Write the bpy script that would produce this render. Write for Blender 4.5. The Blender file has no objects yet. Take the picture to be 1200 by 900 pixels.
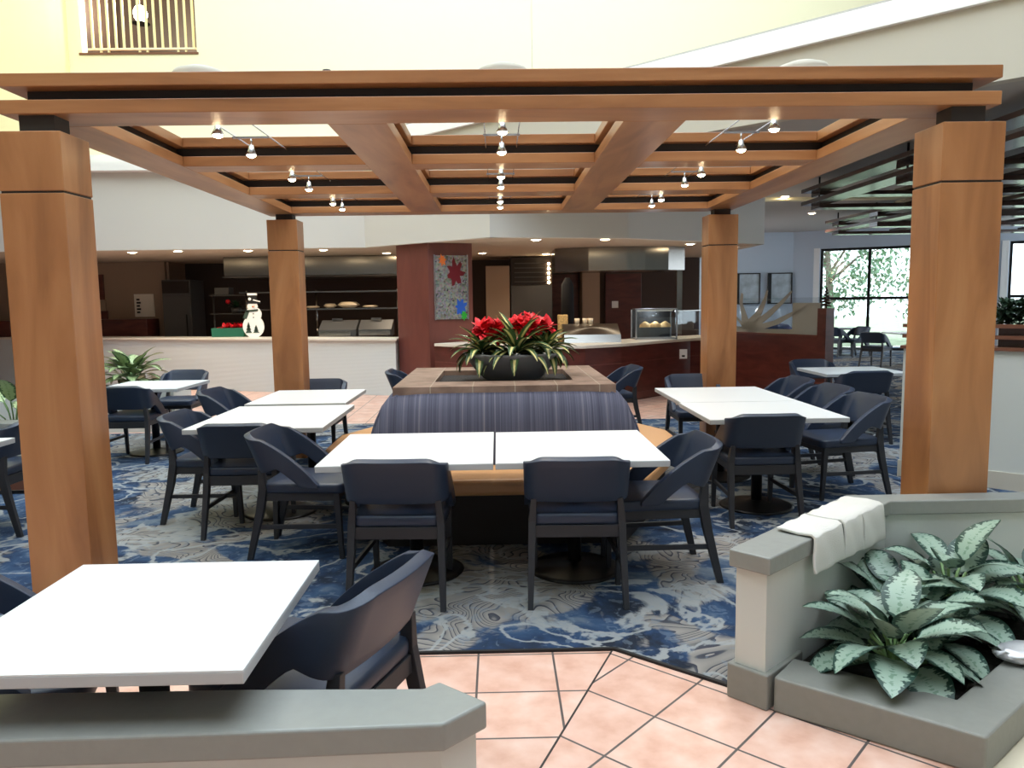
import bpy, bmesh, math, random
from mathutils import Vector, Matrix
random.seed(7)
C = bpy.context.scene.collection
PI = math.pi

# ------------------------------------------------------------------ materials
def newmat(name):
    m = bpy.data.materials.new(name); m.use_nodes = True
    nt = m.node_tree
    return m, nt, nt.nodes['Principled BSDF']
def lin(c):
    return tuple(((v/255)/12.92 if v/255 <= .04045 else ((v/255+.055)/1.055)**2.4) for v in c) + (1,)
def plain(name, c, rough=.5, metal=0, spec=.5, bump=0, bscale=60, vary=0):
    m, nt, b = newmat(name)
    b.inputs['Base Color'].default_value = lin(c)
    b.inputs['Roughness'].default_value = rough
    b.inputs['Metallic'].default_value = metal
    b.inputs['Specular IOR Level'].default_value = spec
    if bump or vary:
        tc = nt.nodes.new('ShaderNodeTexCoord'); n = nt.nodes.new('ShaderNodeTexNoise')
        n.inputs['Scale'].default_value = bscale; n.inputs['Detail'].default_value = 4
        nt.links.new(tc.outputs['Object'], n.inputs['Vector'])
        if bump:
            bp = nt.nodes.new('ShaderNodeBump'); bp.inputs['Strength'].default_value = bump
            bp.inputs['Distance'].default_value = .01
            nt.links.new(n.outputs['Fac'], bp.inputs['Height']); nt.links.new(bp.outputs['Normal'], b.inputs['Normal'])
        if vary:
            r = nt.nodes.new('ShaderNodeValToRGB')
            l = lin(c)
            r.color_ramp.elements[0].position = .3; r.color_ramp.elements[1].position = .7
            r.color_ramp.elements[0].color = tuple(v*(1-vary) for v in l[:3])+(1,)
            r.color_ramp.elements[1].color = tuple(min(1, v*(1+vary)) for v in l[:3])+(1,)
            nt.links.new(n.outputs['Fac'], r.inputs['Fac']); nt.links.new(r.outputs['Color'], b.inputs['Base Color'])
    return m
def emit(name, c, s):
    m, nt, b = newmat(name)
    b.inputs['Base Color'].default_value = lin(c)
    b.inputs['Emission Color'].default_value = lin(c); b.inputs['Emission Strength'].default_value = s
    return m
def ramp(nt, els):
    r = nt.nodes.new('ShaderNodeValToRGB'); cr = r.color_ramp
    while len(cr.elements) < len(els): cr.elements.new(.5)
    for e, (p, c) in zip(cr.elements, els): e.position = p; e.color = lin(c)
    return r
def mapping(nt, scale=(1,1,1), loc=(0,0,0), rot=(0,0,0), out='Object'):
    tc = nt.nodes.new('ShaderNodeTexCoord'); mp = nt.nodes.new('ShaderNodeMapping')
    mp.inputs['Scale'].default_value = scale; mp.inputs['Location'].default_value = loc; mp.inputs['Rotation'].default_value = rot
    nt.links.new(tc.outputs[out], mp.inputs['Vector'])
    return mp
def wood(name, cols, scale, rough=.35):
    m, nt, b = newmat(name)
    mp = mapping(nt, scale)
    n = nt.nodes.new('ShaderNodeTexNoise'); n.inputs['Scale'].default_value = 1; n.inputs['Detail'].default_value = 6
    n.inputs['Distortion'].default_value = .8
    nt.links.new(mp.outputs['Vector'], n.inputs['Vector'])
    r = ramp(nt, [(.28, cols[0]), (.5, cols[1]), (.75, cols[2])])
    nt.links.new(n.outputs['Fac'], r.inputs['Fac']); nt.links.new(r.outputs['Color'], b.inputs['Base Color'])
    b.inputs['Roughness'].default_value = rough
    b.inputs['Coat Weight'].default_value = .25; b.inputs['Coat Roughness'].default_value = .25
    return m
WC = [(142, 92, 56), (172, 116, 72), (190, 136, 90)]
M = {}
M['wood_v'] = wood('orange_maple_upright', WC, (5, 5, .9))
M['wood_x'] = wood('orange_maple_lengthwise', WC, (.9, 6, 9))
M['wood_y'] = wood('orange_maple_depthwise', WC, (6, .9, 9))
M['dark_groove'] = plain('dark_charcoal_wood', (44, 38, 36), .6)
M['navy'] = plain('navy_vinyl', (38, 50, 71), .42, 0, .5, .06, 220)
M['legs'] = plain('charcoal_wood', (38, 40, 46), .5)
M['white_top'] = plain('white_laminate', (225, 230, 234), .35)
M['top_edge'] = plain('grey_edge_band', (178, 182, 186), .4)
M['black_metal'] = plain('black_metal', (22, 22, 25), .4, .3)
M['cap'] = plain('taupe_grey_paint', (140, 142, 138), .38, 0, .5, .08, 30, .03)
M['capdark'] = plain('taupe_grey_base_paint', (134, 134, 128), .5, 0, .4, .1, 30, .03)
M['wallwhite'] = plain('warm_white_block_paint', (204, 207, 203), .6, 0, .3, .05, 20)
M['cream'] = plain('pale_cream_paint', (240, 234, 200), .8)
M['cream2'] = plain('pale_yellow_paint', (232, 226, 176), .8)
M['whitetrim'] = plain('white_trim_paint', (248, 248, 246), .6)
M['greywall'] = plain('pale_grey_paint', (208, 205, 198), .8)
M['fascia'] = plain('warm_grey_paint', (196, 190, 176), .8)
M['kceil'] = plain('kitchen_ceiling_tile', (190, 178, 160), .8)
M['lowceil'] = plain('low_ceiling_paint', (180, 176, 170), .85)
M['bluewall'] = plain('pale_blue_grey_paint', (196, 208, 222), .8)
M['tanwall'] = plain('tan_kitchen_wall', (150, 128, 110), .7)
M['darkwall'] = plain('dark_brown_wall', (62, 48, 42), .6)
M['redwood'] = wood('dark_red_mahogany', [(70, 30, 26), (88, 40, 34), (104, 52, 44)], (2, 2, 8), .35)
M['pillarwood'] = wood('maroon_panel', [(98, 52, 44), (108, 58, 50), (116, 64, 54)], (5, 5, 1), .45)
M['steel'] = plain('stainless_steel', (140, 138, 134), .22, 1, .5, .03, 3)
def brush(m):
    nt = m.node_tree; b = nt.nodes['Principled BSDF']; tg = nt.nodes.new('ShaderNodeTangent'); tg.direction_type = 'RADIAL'; tg.axis = 'Z'
    b.inputs['Anisotropic'].default_value = .85; nt.links.new(tg.outputs[0], b.inputs['Tangent'])
brush(M['steel'])
M['steel_dull'] = plain('dull_steel', (84, 83, 82), .5, .4)
M['countertop'] = plain('white_counter_laminate', (226, 220, 208), .3)
M['counterwhite'] = plain('white_ribbed_block_paint', (214, 214, 208), .6)
M['tan_seat'] = plain('caramel_vinyl', (198, 152, 106), .4, 0, .5, .05, 90)
M['darkbase'] = plain('dark_plinth', (34, 28, 27), .6)
M['bowl'] = plain('charcoal_ceramic', (112, 116, 122), .4)
M['gravel'] = plain('black_gravel', (36, 34, 36), .8, 0, .3, .9, 60, .5)
M['soil'] = plain('dark_soil', (40, 36, 32), .9, 0, .3, .9, 50, .4)
M['towel'] = plain('white_terry_cloth', (228, 226, 220), .95, 0, .1, .7, 260)
M['foil'] = plain('crumpled_silver_paper', (205, 205, 208), .35, .4)
M['black'] = plain('matte_black', (16, 16, 18), .6)
M['chrome'] = plain('satin_chrome', (200, 200, 205), .25, 1)
M['white_plastic'] = plain('white_plastic', (238, 238, 236), .4)
M['bulb'] = emit('warm_bulb', (255, 226, 180), 14)
M['bulb_white'] = emit('soft_white_bulb', (255, 244, 220), 10)
M['brown_wood'] = plain('dark_brown_rail', (112, 70, 52), .4)
M['darkwood'] = plain('dark_walnut_board', (64, 44, 38), .18, 0, .8)
M['neutralwall'] = plain('grey_white_paint', (150, 152, 152), .8)
M['greypaint'] = plain('pale_reflective_board', (196, 204, 208), .3)
M['green_box'] = plain('green_card', (24, 100, 78), .6)
M['red'] = plain('red_petal', (206, 24, 40), .5, 0, .4, 0, 30, .25)
M['pinkred'] = plain('pink_bract', (190, 50, 76), .5)
M['darkgreen'] = plain('deep_green_leaf', (40, 74, 44), .45, 0, .4, 0, 12, .25)
M['hedge'] = plain('boxwood_green', (38, 60, 44), .6, 0, .3, 0, 30, .4)
M['stem'] = plain('pale_green_stem', (110, 140, 90), .5)
M['bark'] = plain('grey_bark', (120, 110, 98), .9, 0, .2, .5, 10, .2)
M['treeleaf'] = plain('tree_leaf', (120, 150, 118), .6, 0, .3, 0, 6, .3)
M['ground'] = plain('sunny_lawn', (150, 160, 130), .9, 0, .2, 0, 2, .2)
M['dish'] = plain('cream_china', (226, 206, 178), .4)
M['snow'] = plain('snowman_white', (240, 240, 238), .6)
M['scarf'] = plain('dark_green_paint', (56, 74, 66), .6)
M['orange'] = plain('orange_paint', (226, 120, 50), .6)
M['picture'] = plain('grey_abstract_print', (186, 198, 206), .5, 0, .4, 0, 3, .3)
M['food'] = plain('golden_pastry', (206, 168, 110), .6, 0, .3, 0, 40, .3)
M['blue_cloth'] = plain('blue_cloth', (54, 78, 132), .8)
M['lawnwhite'] = plain('marble_floor', (226, 214, 190), .3)
M['black_cloth'] = plain('black_cloth', (22, 24, 30), .9)
M['oven'] = plain('dark_oven', (48, 40, 36), .35, .5)

def glassmat():
    m = bpy.data.materials.new('clear_glass'); m.use_nodes = True; nt = m.node_tree
    for n in list(nt.nodes): nt.nodes.remove(n)
    o = nt.nodes.new('ShaderNodeOutputMaterial'); t = nt.nodes.new('ShaderNodeBsdfTransparent')
    g = nt.nodes.new('ShaderNodeBsdfGlossy'); g.inputs['Roughness'].default_value = .03
    x = nt.nodes.new('ShaderNodeMixShader'); x.inputs[0].default_value = .08
    t.inputs['Color'].default_value = (.93, .96, .97, 1)
    nt.links.new(t.outputs[0], x.inputs[1]); nt.links.new(g.outputs[0], x.inputs[2]); nt.links.new(x.outputs[0], o.inputs[0])
    return m
M['glass'] = glassmat()
def frostmat():
    m = bpy.data.materials.new('frosted_taupe_film'); m.use_nodes = True; nt = m.node_tree
    for n in list(nt.nodes): nt.nodes.remove(n)
    o = nt.nodes.new('ShaderNodeOutputMaterial'); t = nt.nodes.new('ShaderNodeBsdfTransparent')
    g = nt.nodes.new('ShaderNodeBsdfDiffuse'); g.inputs['Color'].default_value = lin((176, 174, 168))
    x = nt.nodes.new('ShaderNodeMixShader'); x.inputs[0].default_value = .8
    nt.links.new(t.outputs[0], x.inputs[1]); nt.links.new(g.outputs[0], x.inputs[2]); nt.links.new(x.outputs[0], o.inputs[0])
    return m
M['frost'] = frostmat()

def tile_mat(name, cols, grout, size, loc=(0,0,0), rot=0, mortar=.005, rough=.35, row=None):
    m, nt, b = newmat(name)
    tc = nt.nodes.new('ShaderNodeTexCoord')
    s = nt.nodes.new('ShaderNodeVectorMath'); s.operation = 'SUBTRACT'; s.inputs[1].default_value = loc
    rt = nt.nodes.new('ShaderNodeVectorRotate'); rt.rotation_type = 'Z_AXIS'; rt.inputs['Angle'].default_value = -rot
    br = nt.nodes.new('ShaderNodeTexBrick'); br.offset = 0; br.squash = 1
    br.inputs['Scale'].default_value = 1; br.inputs['Brick Width'].default_value = size; br.inputs['Row Height'].default_value = row or size
    br.inputs['Mortar Size'].default_value = mortar; br.inputs['Mortar Smooth'].default_value = .1
    br.inputs['Color1'].default_value = (1,1,1,1); br.inputs['Color2'].default_value = (.88,.88,.88,1); br.inputs['Mortar'].default_value = (0,0,0,1)
    L = nt.links.new
    L(tc.outputs['Object'], s.inputs[0]); L(s.outputs[0], rt.inputs['Vector']); L(rt.outputs[0], br.inputs['Vector'])
    n = nt.nodes.new('ShaderNodeTexNoise'); n.inputs['Scale'].default_value = 7; n.inputs['Detail'].default_value = 5
    L(s.outputs[0], n.inputs['Vector'])
    r = ramp(nt, [(.3, cols[0]), (.5, cols[1]), (.72, cols[2])]); L(n.outputs['Fac'], r.inputs['Fac'])
    mu = nt.nodes.new('ShaderNodeMix'); mu.data_type = 'RGBA'; mu.blend_type = 'MULTIPLY'; mu.inputs['Factor'].default_value = .6
    L(r.outputs['Color'], mu.inputs['A']); L(br.outputs['Color'], mu.inputs['B'])
    mx = nt.nodes.new('ShaderNodeMix'); mx.data_type = 'RGBA'
    L(br.outputs['Fac'], mx.inputs['Factor']); L(mu.outputs['Result'], mx.inputs['A']); mx.inputs['B'].default_value = lin(grout)
    L(mx.outputs['Result'], b.inputs['Base Color']); b.inputs['Roughness'].default_value = rough
    bp = nt.nodes.new('ShaderNodeBump'); bp.inputs['Strength'].default_value = .4; bp.inputs['Distance'].default_value = .004; bp.invert = True
    L(br.outputs['Fac'], bp.inputs['Height']); L(bp.outputs['Normal'], b.inputs['Normal'])
    return m
SALT = [(206, 158, 138), (222, 180, 162), (230, 198, 184)]
M['tile_a'] = tile_mat('terracotta_tile_square', SALT, (92, 84, 82), .333, (-.11, 2.985, 0), 0)
M['tile_b'] = tile_mat('terracotta_tile_diagonal', SALT, (92, 84, 82), .333, (.572, 2.774, 0), math.radians(-42.5))
M['slate_tile'] = tile_mat('brown_slate_tile', [(104, 84, 74), (128, 106, 94), (146, 124, 112)], (160, 148, 134), .3, (.07, 6.25, 0), 0, .004, .5)

def carpet_mat():
    m, nt, b = newmat('blue_taupe_contour_carpet'); L = nt.links.new
    mp = mapping(nt, (1, 1, 1))
    def noise(scale, detail, dist=0., w=None, vec=None):
        n = nt.nodes.new('ShaderNodeTexNoise'); n.inputs['Scale'].default_value = scale
        n.inputs['Detail'].default_value = detail; n.inputs['Distortion'].default_value = dist
        if w is not None: n.noise_dimensions = '4D'; n.inputs['W'].default_value = w
        L((vec or mp).outputs['Vector' if not vec else 0], n.inputs['Vector']); return n
    def mix(f, a, bb):
        x = nt.nodes.new('ShaderNodeMix'); x.data_type = 'RGBA'
        L(f, x.inputs['Factor'])
        for s, k in ((a, 'A'), (bb, 'B')):
            if isinstance(s, tuple): x.inputs[k].default_value = lin(s)
            else: L(s, x.inputs[k])
        return x.outputs['Result']
    big = noise(.75, 3, .6, 1.3)
    blue = ramp(nt, [(.36, (36, 42, 54)), (.46, (44, 62, 90)), (.54, (54, 76, 106)), (.64, (100, 112, 126))])
    n2 = noise(2.4, 9, 1.2, 4.0); L(n2.outputs['Fac'], blue.inputs['Fac'])
    # taupe regions with contour lines
    taupe = ramp(nt, [(.475, (0, 0, 0)), (.495, (255, 255, 255))])
    tm = noise(.8, 7, 1.0, 9.2)
    ds = nt.nodes.new('ShaderNodeVectorMath'); ds.operation = 'DISTANCE'; ds.inputs[1].default_value = (.05, 3.72, 0); L(mp.outputs[0], ds.inputs[0])
    mr = nt.nodes.new('ShaderNodeMapRange'); mr.inputs['From Min'].default_value = .15; mr.inputs['From Max'].default_value = .8; mr.inputs['To Min'].default_value = -.11; mr.inputs['To Max'].default_value = 0
    L(ds.outputs['Value'], mr.inputs['Value'])
    ad = nt.nodes.new('ShaderNodeMath'); ad.operation = 'ADD'; L(tm.outputs['Fac'], ad.inputs[0]); L(mr.outputs[0], ad.inputs[1])
    L(ad.outputs[0], taupe.inputs['Fac'])
    cn = noise(1.5, 2.5, .6, 2.2)
    mul = nt.nodes.new('ShaderNodeMath'); mul.operation = 'MULTIPLY'; mul.inputs[1].default_value = 38; L(cn.outputs['Fac'], mul.inputs[0])
    fr = nt.nodes.new('ShaderNodeMath'); fr.operation = 'FRACT'; L(mul.outputs[0], fr.inputs[0])
    line = ramp(nt, [(.0, (62, 64, 74)), (.16, (74, 76, 84)), (.26, (124, 122, 120)), (.95, (142, 138, 134))])
    L(fr.outputs[0], line.inputs['Fac'])
    c1 = mix(taupe.outputs['Color'], line.outputs['Color'], blue.outputs['Color'])
    # cream rivulets
    cr = noise(1.1, 8, 1.8, 17.0)
    cm = ramp(nt, [(.475, (0, 0, 0)), (.488, (235, 235, 235)), (.512, (235, 235, 235)), (.525, (0, 0, 0))])
    L(cr.outputs['Fac'], cm.inputs['Fac'])
    c2 = mix(cm.outputs['Color'], c1, (150, 154, 155))
    # broken speckle streaks
    sp = noise(14, 6, 1.0, 5.0)
    sm = ramp(nt, [(.56, (0, 0, 0)), (.6, (150, 150, 150))]); L(sp.outputs['Fac'], sm.inputs['Fac'])
    c3 = mix(sm.outputs['Color'], c2, (120, 134, 150))
    L(c3, b.inputs['Base Color']); b.inputs['Roughness'].default_value = .95; b.inputs['Specular IOR Level'].default_value = .1
    f = noise(400, 2, 0, 1.0)
    bp = nt.nodes.new('ShaderNodeBump'); bp.inputs['Strength'].default_value = .35; bp.inputs['Distance'].default_value = .004
    L(f.outputs['Fac'], bp.inputs['Height']); L(bp.outputs['Normal'], b.inputs['Normal'])
    return m
M['carpet'] = carpet_mat()

def stripe_mat(name, scale):
    m, nt, b = newmat(name); L = nt.links.new
    mp = mapping(nt, scale)
    n = nt.nodes.new('ShaderNodeTexNoise'); n.inputs['Scale'].default_value = 1; n.inputs['Detail'].default_value = 8; n.inputs['Roughness'].default_value = .85
    L(mp.outputs['Vector'], n.inputs['Vector'])
    r = ramp(nt, [(.3, (38, 38, 52)), (.44, (66, 68, 86)), (.54, (84, 88, 108)), (.66, (128, 126, 132))])
    L(n.outputs['Fac'], r.inputs['Fac']); L(r.outputs['Color'], b.inputs['Base Color'])
    b.inputs['Roughness'].default_value = .85; b.inputs['Specular IOR Level'].default_value = .2
    return m
M['stripe_x'] = stripe_mat('blue_grey_striped_fabric', (16, .02, .02))
M['stripe_y'] = stripe_mat('blue_grey_striped_fabric_side', (.02, 16, .02))

def leaf_mat(name, dark, mid, pale, edge=.62):
    m, nt, b = newmat(name); L = nt.links.new
    uv = nt.nodes.new('ShaderNodeUVMap'); sep = nt.nodes.new('ShaderNodeSeparateXYZ'); L(uv.outputs['UV'], sep.inputs[0])
    def math_(op, a, bb=None):
        n = nt.nodes.new('ShaderNodeMath'); n.operation = op
        for i, s in enumerate((a, bb)):
            if s is None: continue
            if isinstance(s, (int, float)): n.inputs[i].default_value = s
            else: L(s, n.inputs[i])
        return n.outputs[0]
    u = math_('ABSOLUTE', math_('SUBTRACT', math_('MULTIPLY', sep.outputs[0], 2), 1))
    mp = nt.nodes.new('ShaderNodeMapping'); mp.inputs['Scale'].default_value = (5, 22, 1); L(uv.outputs['UV'], mp.inputs['Vector'])
    mp.inputs['Rotation'].default_value = (0, 0, .5)
    n = nt.nodes.new('ShaderNodeTexNoise'); n.inputs['Scale'].default_value = 1; n.inputs['Detail'].default_value = 3; L(mp.outputs[0], n.inputs['Vector'])
    f = math_('ADD', u, math_('MULTIPLY', math_('SUBTRACT', n.outputs['Fac'], .5), 1.5))
    r = ramp(nt, [(.0, mid), (.06, pale), (edge-.06, pale), (edge+.04, dark)])
    L(f, r.inputs['Fac']); L(r.outputs['Color'], b.inputs['Base Color'])
    b.inputs['Roughness'].default_value = .4
    return m
M['silverleaf'] = leaf_mat('silver_green_leaf', (38, 68, 58), (112, 142, 122), (150, 172, 156), .7)
M['paleleaf'] = leaf_mat('pale_green_variegated_leaf', (58, 92, 56), (130, 160, 104), (166, 186, 138), .7)
def strap_mat():
    m, nt, b = newmat('yellow_striped_strap_leaf'); L = nt.links.new
    uv = nt.nodes.new('ShaderNodeUVMap'); sep = nt.nodes.new('ShaderNodeSeparateXYZ'); L(uv.outputs['UV'], sep.inputs[0])
    r = ramp(nt, [(.0, (46, 80, 44)), (.30, (58, 92, 50)), (.38, (226, 218, 150)), (.62, (226, 218, 150)), (.70, (58, 92, 50)), (1, (46, 80, 44))])
    L(sep.outputs[0], r.inputs['Fac']); L(r.outputs['Color'], b.inputs['Base Color']); b.inputs['Roughness'].default_value = .45
    return m
M['strap'] = strap_mat()
def mosaic_mat():
    m, nt, b = newmat('glitter_mosaic'); L = nt.links.new
    mp = mapping(nt, (34, 34, 34))
    v = nt.nodes.new('ShaderNodeTexVoronoi'); v.inputs['Scale'].default_value = 1; L(mp.outputs[0], v.inputs['Vector'])
    h = nt.nodes.new('ShaderNodeHueSaturation'); h.inputs['Saturation'].default_value = .3; h.inputs['Value'].default_value = .5; L(v.outputs['Color'], h.inputs['Color'])
    L(h.outputs['Color'], b.inputs['Base Color']); b.inputs['Metallic'].default_value = .6; b.inputs['Roughness'].default_value = .3
    return m
M['mosaic'] = mosaic_mat()
def ribbed_mat():
    m, nt, b = newmat('white_ribbed_panel'); L = nt.links.new
    b.inputs['Base Color'].default_value = lin((208, 214, 214)); b.inputs['Roughness'].default_value = .6
    mp = mapping(nt, (1, 1, 16))
    w = nt.nodes.new('ShaderNodeTexWave'); w.bands_direction = 'Z'; w.inputs['Scale'].default_value = 1; L(mp.outputs[0], w.inputs['Vector'])
    bp = nt.nodes.new('ShaderNodeBump'); bp.inputs['Strength'].default_value = .25; bp.inputs['Distance'].default_value = .01
    L(w.outputs['Fac'], bp.inputs['Height']); L(bp.outputs['Normal'], b.inputs['Normal'])
    return m
M['ribbed'] = ribbed_mat()

# ------------------------------------------------------------------ mesh helpers
ORG = {}
class MB:
    def __init__(s): s.bm = bmesh.new(); s.uv = None
    def box(s, x0, x1, y0, y1, z0, z1):
        v = [s.bm.verts.new(p) for p in ((x0,y0,z0),(x1,y0,z0),(x1,y1,z0),(x0,y1,z0),(x0,y0,z1),(x1,y0,z1),(x1,y1,z1),(x0,y1,z1))]
        for f in ((3,2,1,0),(4,5,6,7),(0,1,5,4),(1,2,6,5),(2,3,7,6),(3,0,4,7)): s.bm.faces.new([v[i] for i in f])
        return s
    def prism(s, poly, z0, z1):
        a = sum(poly[i][0]*poly[(i+1) % len(poly)][1]-poly[(i+1) % len(poly)][0]*poly[i][1] for i in range(len(poly)))
        if a < 0: poly = poly[::-1]
        lo = [s.bm.verts.new((p[0], p[1], z0)) for p in poly]; hi = [s.bm.verts.new((p[0], p[1], z1)) for p in poly]
        n = len(poly)
        s.bm.faces.new(lo[::-1]); s.bm.faces.new(hi)
        for i in range(n): s.bm.faces.new((lo[i], lo[(i+1) % n], hi[(i+1) % n], hi[i]))
        return s
    def extrude(s, pts, vec):       # planar polygon pts (3-D) pushed along vec
        vec = Vector(vec); lo = [s.bm.verts.new(p) for p in pts]; hi = [s.bm.verts.new(Vector(p)+vec) for p in pts]; n = len(pts)
        s.bm.faces.new(lo[::-1]); s.bm.faces.new(hi)
        for i in range(n): s.bm.faces.new((lo[i], lo[(i+1) % n], hi[(i+1) % n], hi[i]))
        bmesh.ops.recalc_face_normals(s.bm, faces=s.bm.faces)
        return s
    def loft(s, rings, close=True, cap=True):
        R = [[s.bm.verts.new(p) for p in r] for r in rings]; n = len(R[0])
        for a, b in zip(R, R[1:]):
            for i in range(n if close else n-1):
                f = s.bm.faces.new((a[i], a[(i+1) % n], b[(i+1) % n], b[i])); f.smooth = True
        if cap and close: s.bm.faces.new(R[0][::-1]); s.bm.faces.new(R[-1])
        return s
    def lathe(s, prof, c=(0,0,0), n=24, cap=True):
        return s.loft([[(c[0]+r*math.cos(2*PI*i/n), c[1]+r*math.sin(2*PI*i/n), c[2]+z) for i in range(n)] for r, z in prof], True, cap)
    def tube(s, pts, rad, n=8):
        pts = [Vector(p) for p in pts]; rings = []
        for i, p in enumerate(pts):
            d = (pts[min(i+1, len(pts)-1)]-pts[max(i-1, 0)]).normalized()
            a = Vector((0,0,1)) if abs(d.z) < .9 else Vector((1,0,0))
            u = d.cross(a).normalized(); w = d.cross(u)
            r = rad[i] if isinstance(rad, (list, tuple)) else rad
            rings.append([p+u*r*math.cos(2*PI*k/n)+w*r*math.sin(2*PI*k/n) for k in range(n)])
        return s.loft(rings)
    def bar(s, a, b, w, h, up=(0,0,1)):   # rectangular bar from a to b
        a, b = Vector(a), Vector(b); d = (b-a).normalized(); up = Vector(up)
        if abs(d.dot(up)) > .95: up = Vector((0,1,0))
        u = d.cross(up).normalized()*w/2; v = u.cross(d).normalized()*h/2
        s.loft([[a-u-v, a+u-v, a+u+v, a-u+v], [b-u-v, b+u-v, b+u+v, b-u+v]])
        for f in s.bm.faces: f.smooth = False
        return s
    def ball(s, c, r, sub=2, sc=(1,1,1)):
        mt = Matrix.Translation(c) @ Matrix.Diagonal((r*sc[0], r*sc[1], r*sc[2], 1))
        o = bmesh.ops.create_icosphere(s.bm, subdivisions=sub, radius=1, matrix=mt)
        for v in o['verts']:
            for f in v.link_faces: f.smooth = True
        return s
    def leaf(s, base, az, elev, L, W, droop, fold=.25, n=7, tip=1.0, roll=0, shape=.55):
        if s.uv is None: s.uv = s.bm.loops.layers.uv.new('UVMap')
        base = Vector(base); p = base.copy(); e = elev
        side = Vector((-math.sin(az), math.cos(az), 0))
        rows = []
        for i in range(n+1):
            t = i/n
            d = Vector((math.cos(az)*math.cos(e), math.sin(az)*math.cos(e), math.sin(e)))
            up = side.cross(d)*-1
            up = d.cross(side)
            w = W/2*(math.sin(PI*min(1, t**shape*1.0))**.75 if 0 < t < 1 else 0)
            sd = side*math.cos(roll)+up*math.sin(roll); upp = up*math.cos(roll)-side*math.sin(roll)
            rows.append((s.bm.verts.new(p+sd*w+upp*w*fold), s.bm.verts.new(p), s.bm.verts.new(p-sd*w+upp*w*fold), t))
            p = p+d*(L/n); e -= droop/n
        for a, b in zip(rows, rows[1:]):
            for k, (u0, u1) in enumerate(((0, .5), (.5, 1))):
                vs = [a[k], a[k+1], b[k+1], b[k]]; uvs = [(u0, a[3]), (u1, a[3]), (u1, b[3]), (u0, b[3])]
                f = s.bm.faces.new(vs); f.smooth = True
                for lp, q in zip(f.loops, uvs): lp[s.uv].uv = q
        return s
    def build(s, name, mat, parent=None, bevel=0, seg=2, solid=0, subsurf=0, smooth=False, offset=0):
        o_ = ORG.get(parent, Vector((0,0,0))) if parent else Vector((0,0,0))
        if o_.length: bmesh.ops.translate(s.bm, verts=s.bm.verts, vec=-o_)
        me = bpy.data.meshes.new(name); s.bm.to_mesh(me); s.bm.free()
        ob = bpy.data.objects.new(name, me); C.objects.link(ob)
        me.materials.append(M[mat])
        mods = 0
        if solid:
            md = ob.modifiers.new('s', 'SOLIDIFY'); md.thickness = solid; md.offset = offset; mods = 1
        if bevel:
            md = ob.modifiers.new('b', 'BEVEL'); md.width = bevel; md.segments = seg; md.limit_method = 'ANGLE'; md.angle_limit = math.radians(40); mods = 1
        if subsurf:
            md = ob.modifiers.new('u', 'SUBSURF'); md.levels = subsurf; md.render_levels = subsurf; mods = 1
        if mods:
            dg = bpy.context.evaluated_depsgraph_get(); dg.update()
            nm = bpy.data.meshes.new_from_object(ob.evaluated_get(dg)); ob.modifiers.clear(); ob.data = nm; bpy.data.meshes.remove(me)
            nm.name = name
        if smooth:
            for p in ob.data.polygons: p.use_smooth = True
        if parent: ob.parent = parent; ORG[ob] = o_
        return ob
def tag(o, label=None, cat=None, group=None, kind=None):
    if label: o['label'] = label
    if cat: o['category'] = cat
    if group: o['group'] = group
    if kind: o['kind'] = kind
    return o
def thing(name, label, cat, loc=(0,0,0), group=None):
    o = bpy.data.objects.new(name, None); C.objects.link(o); o.location = loc; o.empty_display_size = .1
    ORG[o] = Vector(loc); return tag(o, label, cat, group)
def struct(name, mb, mat, label=None, cat=None, **k):
    return tag(mb.build(name, mat, **k), label or name.replace('_', ' '), cat or name.split('_')[0], None, 'structure')
def dup(root, loc, rz, label, group=None):
    def cp(o, par):
        c = o.copy(); C.objects.link(c)
        if par: c.parent = par
        for ch in o.children: cp(ch, c)
        return c
    r = cp(root, None); r.location = loc; r.rotation_euler = (0, 0, rz); r['label'] = label
    if group: r['group'] = group
    return r
def lamp(name, kind, loc, energy, col, size=.05, rot=None, spot=1.6):
    d = bpy.data.lights.new(name, kind); d.energy = energy; d.color = col
    if kind in ('POINT', 'SPOT'): d.shadow_soft_size = size
    if kind == 'SPOT': d.spot_size = spot; d.spot_blend = .6
    o = bpy.data.objects.new(name, d); C.objects.link(o); o.location = loc
    if rot: o.rotation_euler = rot
    return o
WARM = (1, .84, .64)

# ------------------------------------------------------------------ camera
cam_d = bpy.data.cameras.new('camera'); cam = bpy.data.objects.new('camera', cam_d); C.objects.link(cam)
F = 905.
yv = Vector(((583-600)/F, (354-450)/F, 1)).normalized()
r_ = math.radians(.8); dv = Vector((math.sin(r_), math.cos(r_), 0)); kk = -(dv.dot(yv))/yv.z; dv = (dv+Vector((0, 0, kk))).normalized()
upv = -dv; xv = yv.cross(upv)
Rw = Matrix((xv, yv, upv))             # camera (right, down, forward) -> world
right, down, fwd = (Rw @ Vector(a) for a in ((1,0,0),(0,1,0),(0,0,1)))
cam.matrix_world = Matrix.Translation((0, 0, 1.575)) @ Matrix((right, -down, -fwd)).transposed().to_4x4()
cam_d.sensor_width = 36; cam_d.lens = 36*F/1200; cam_d.clip_end = 300
bpy.context.scene.camera = cam

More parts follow.
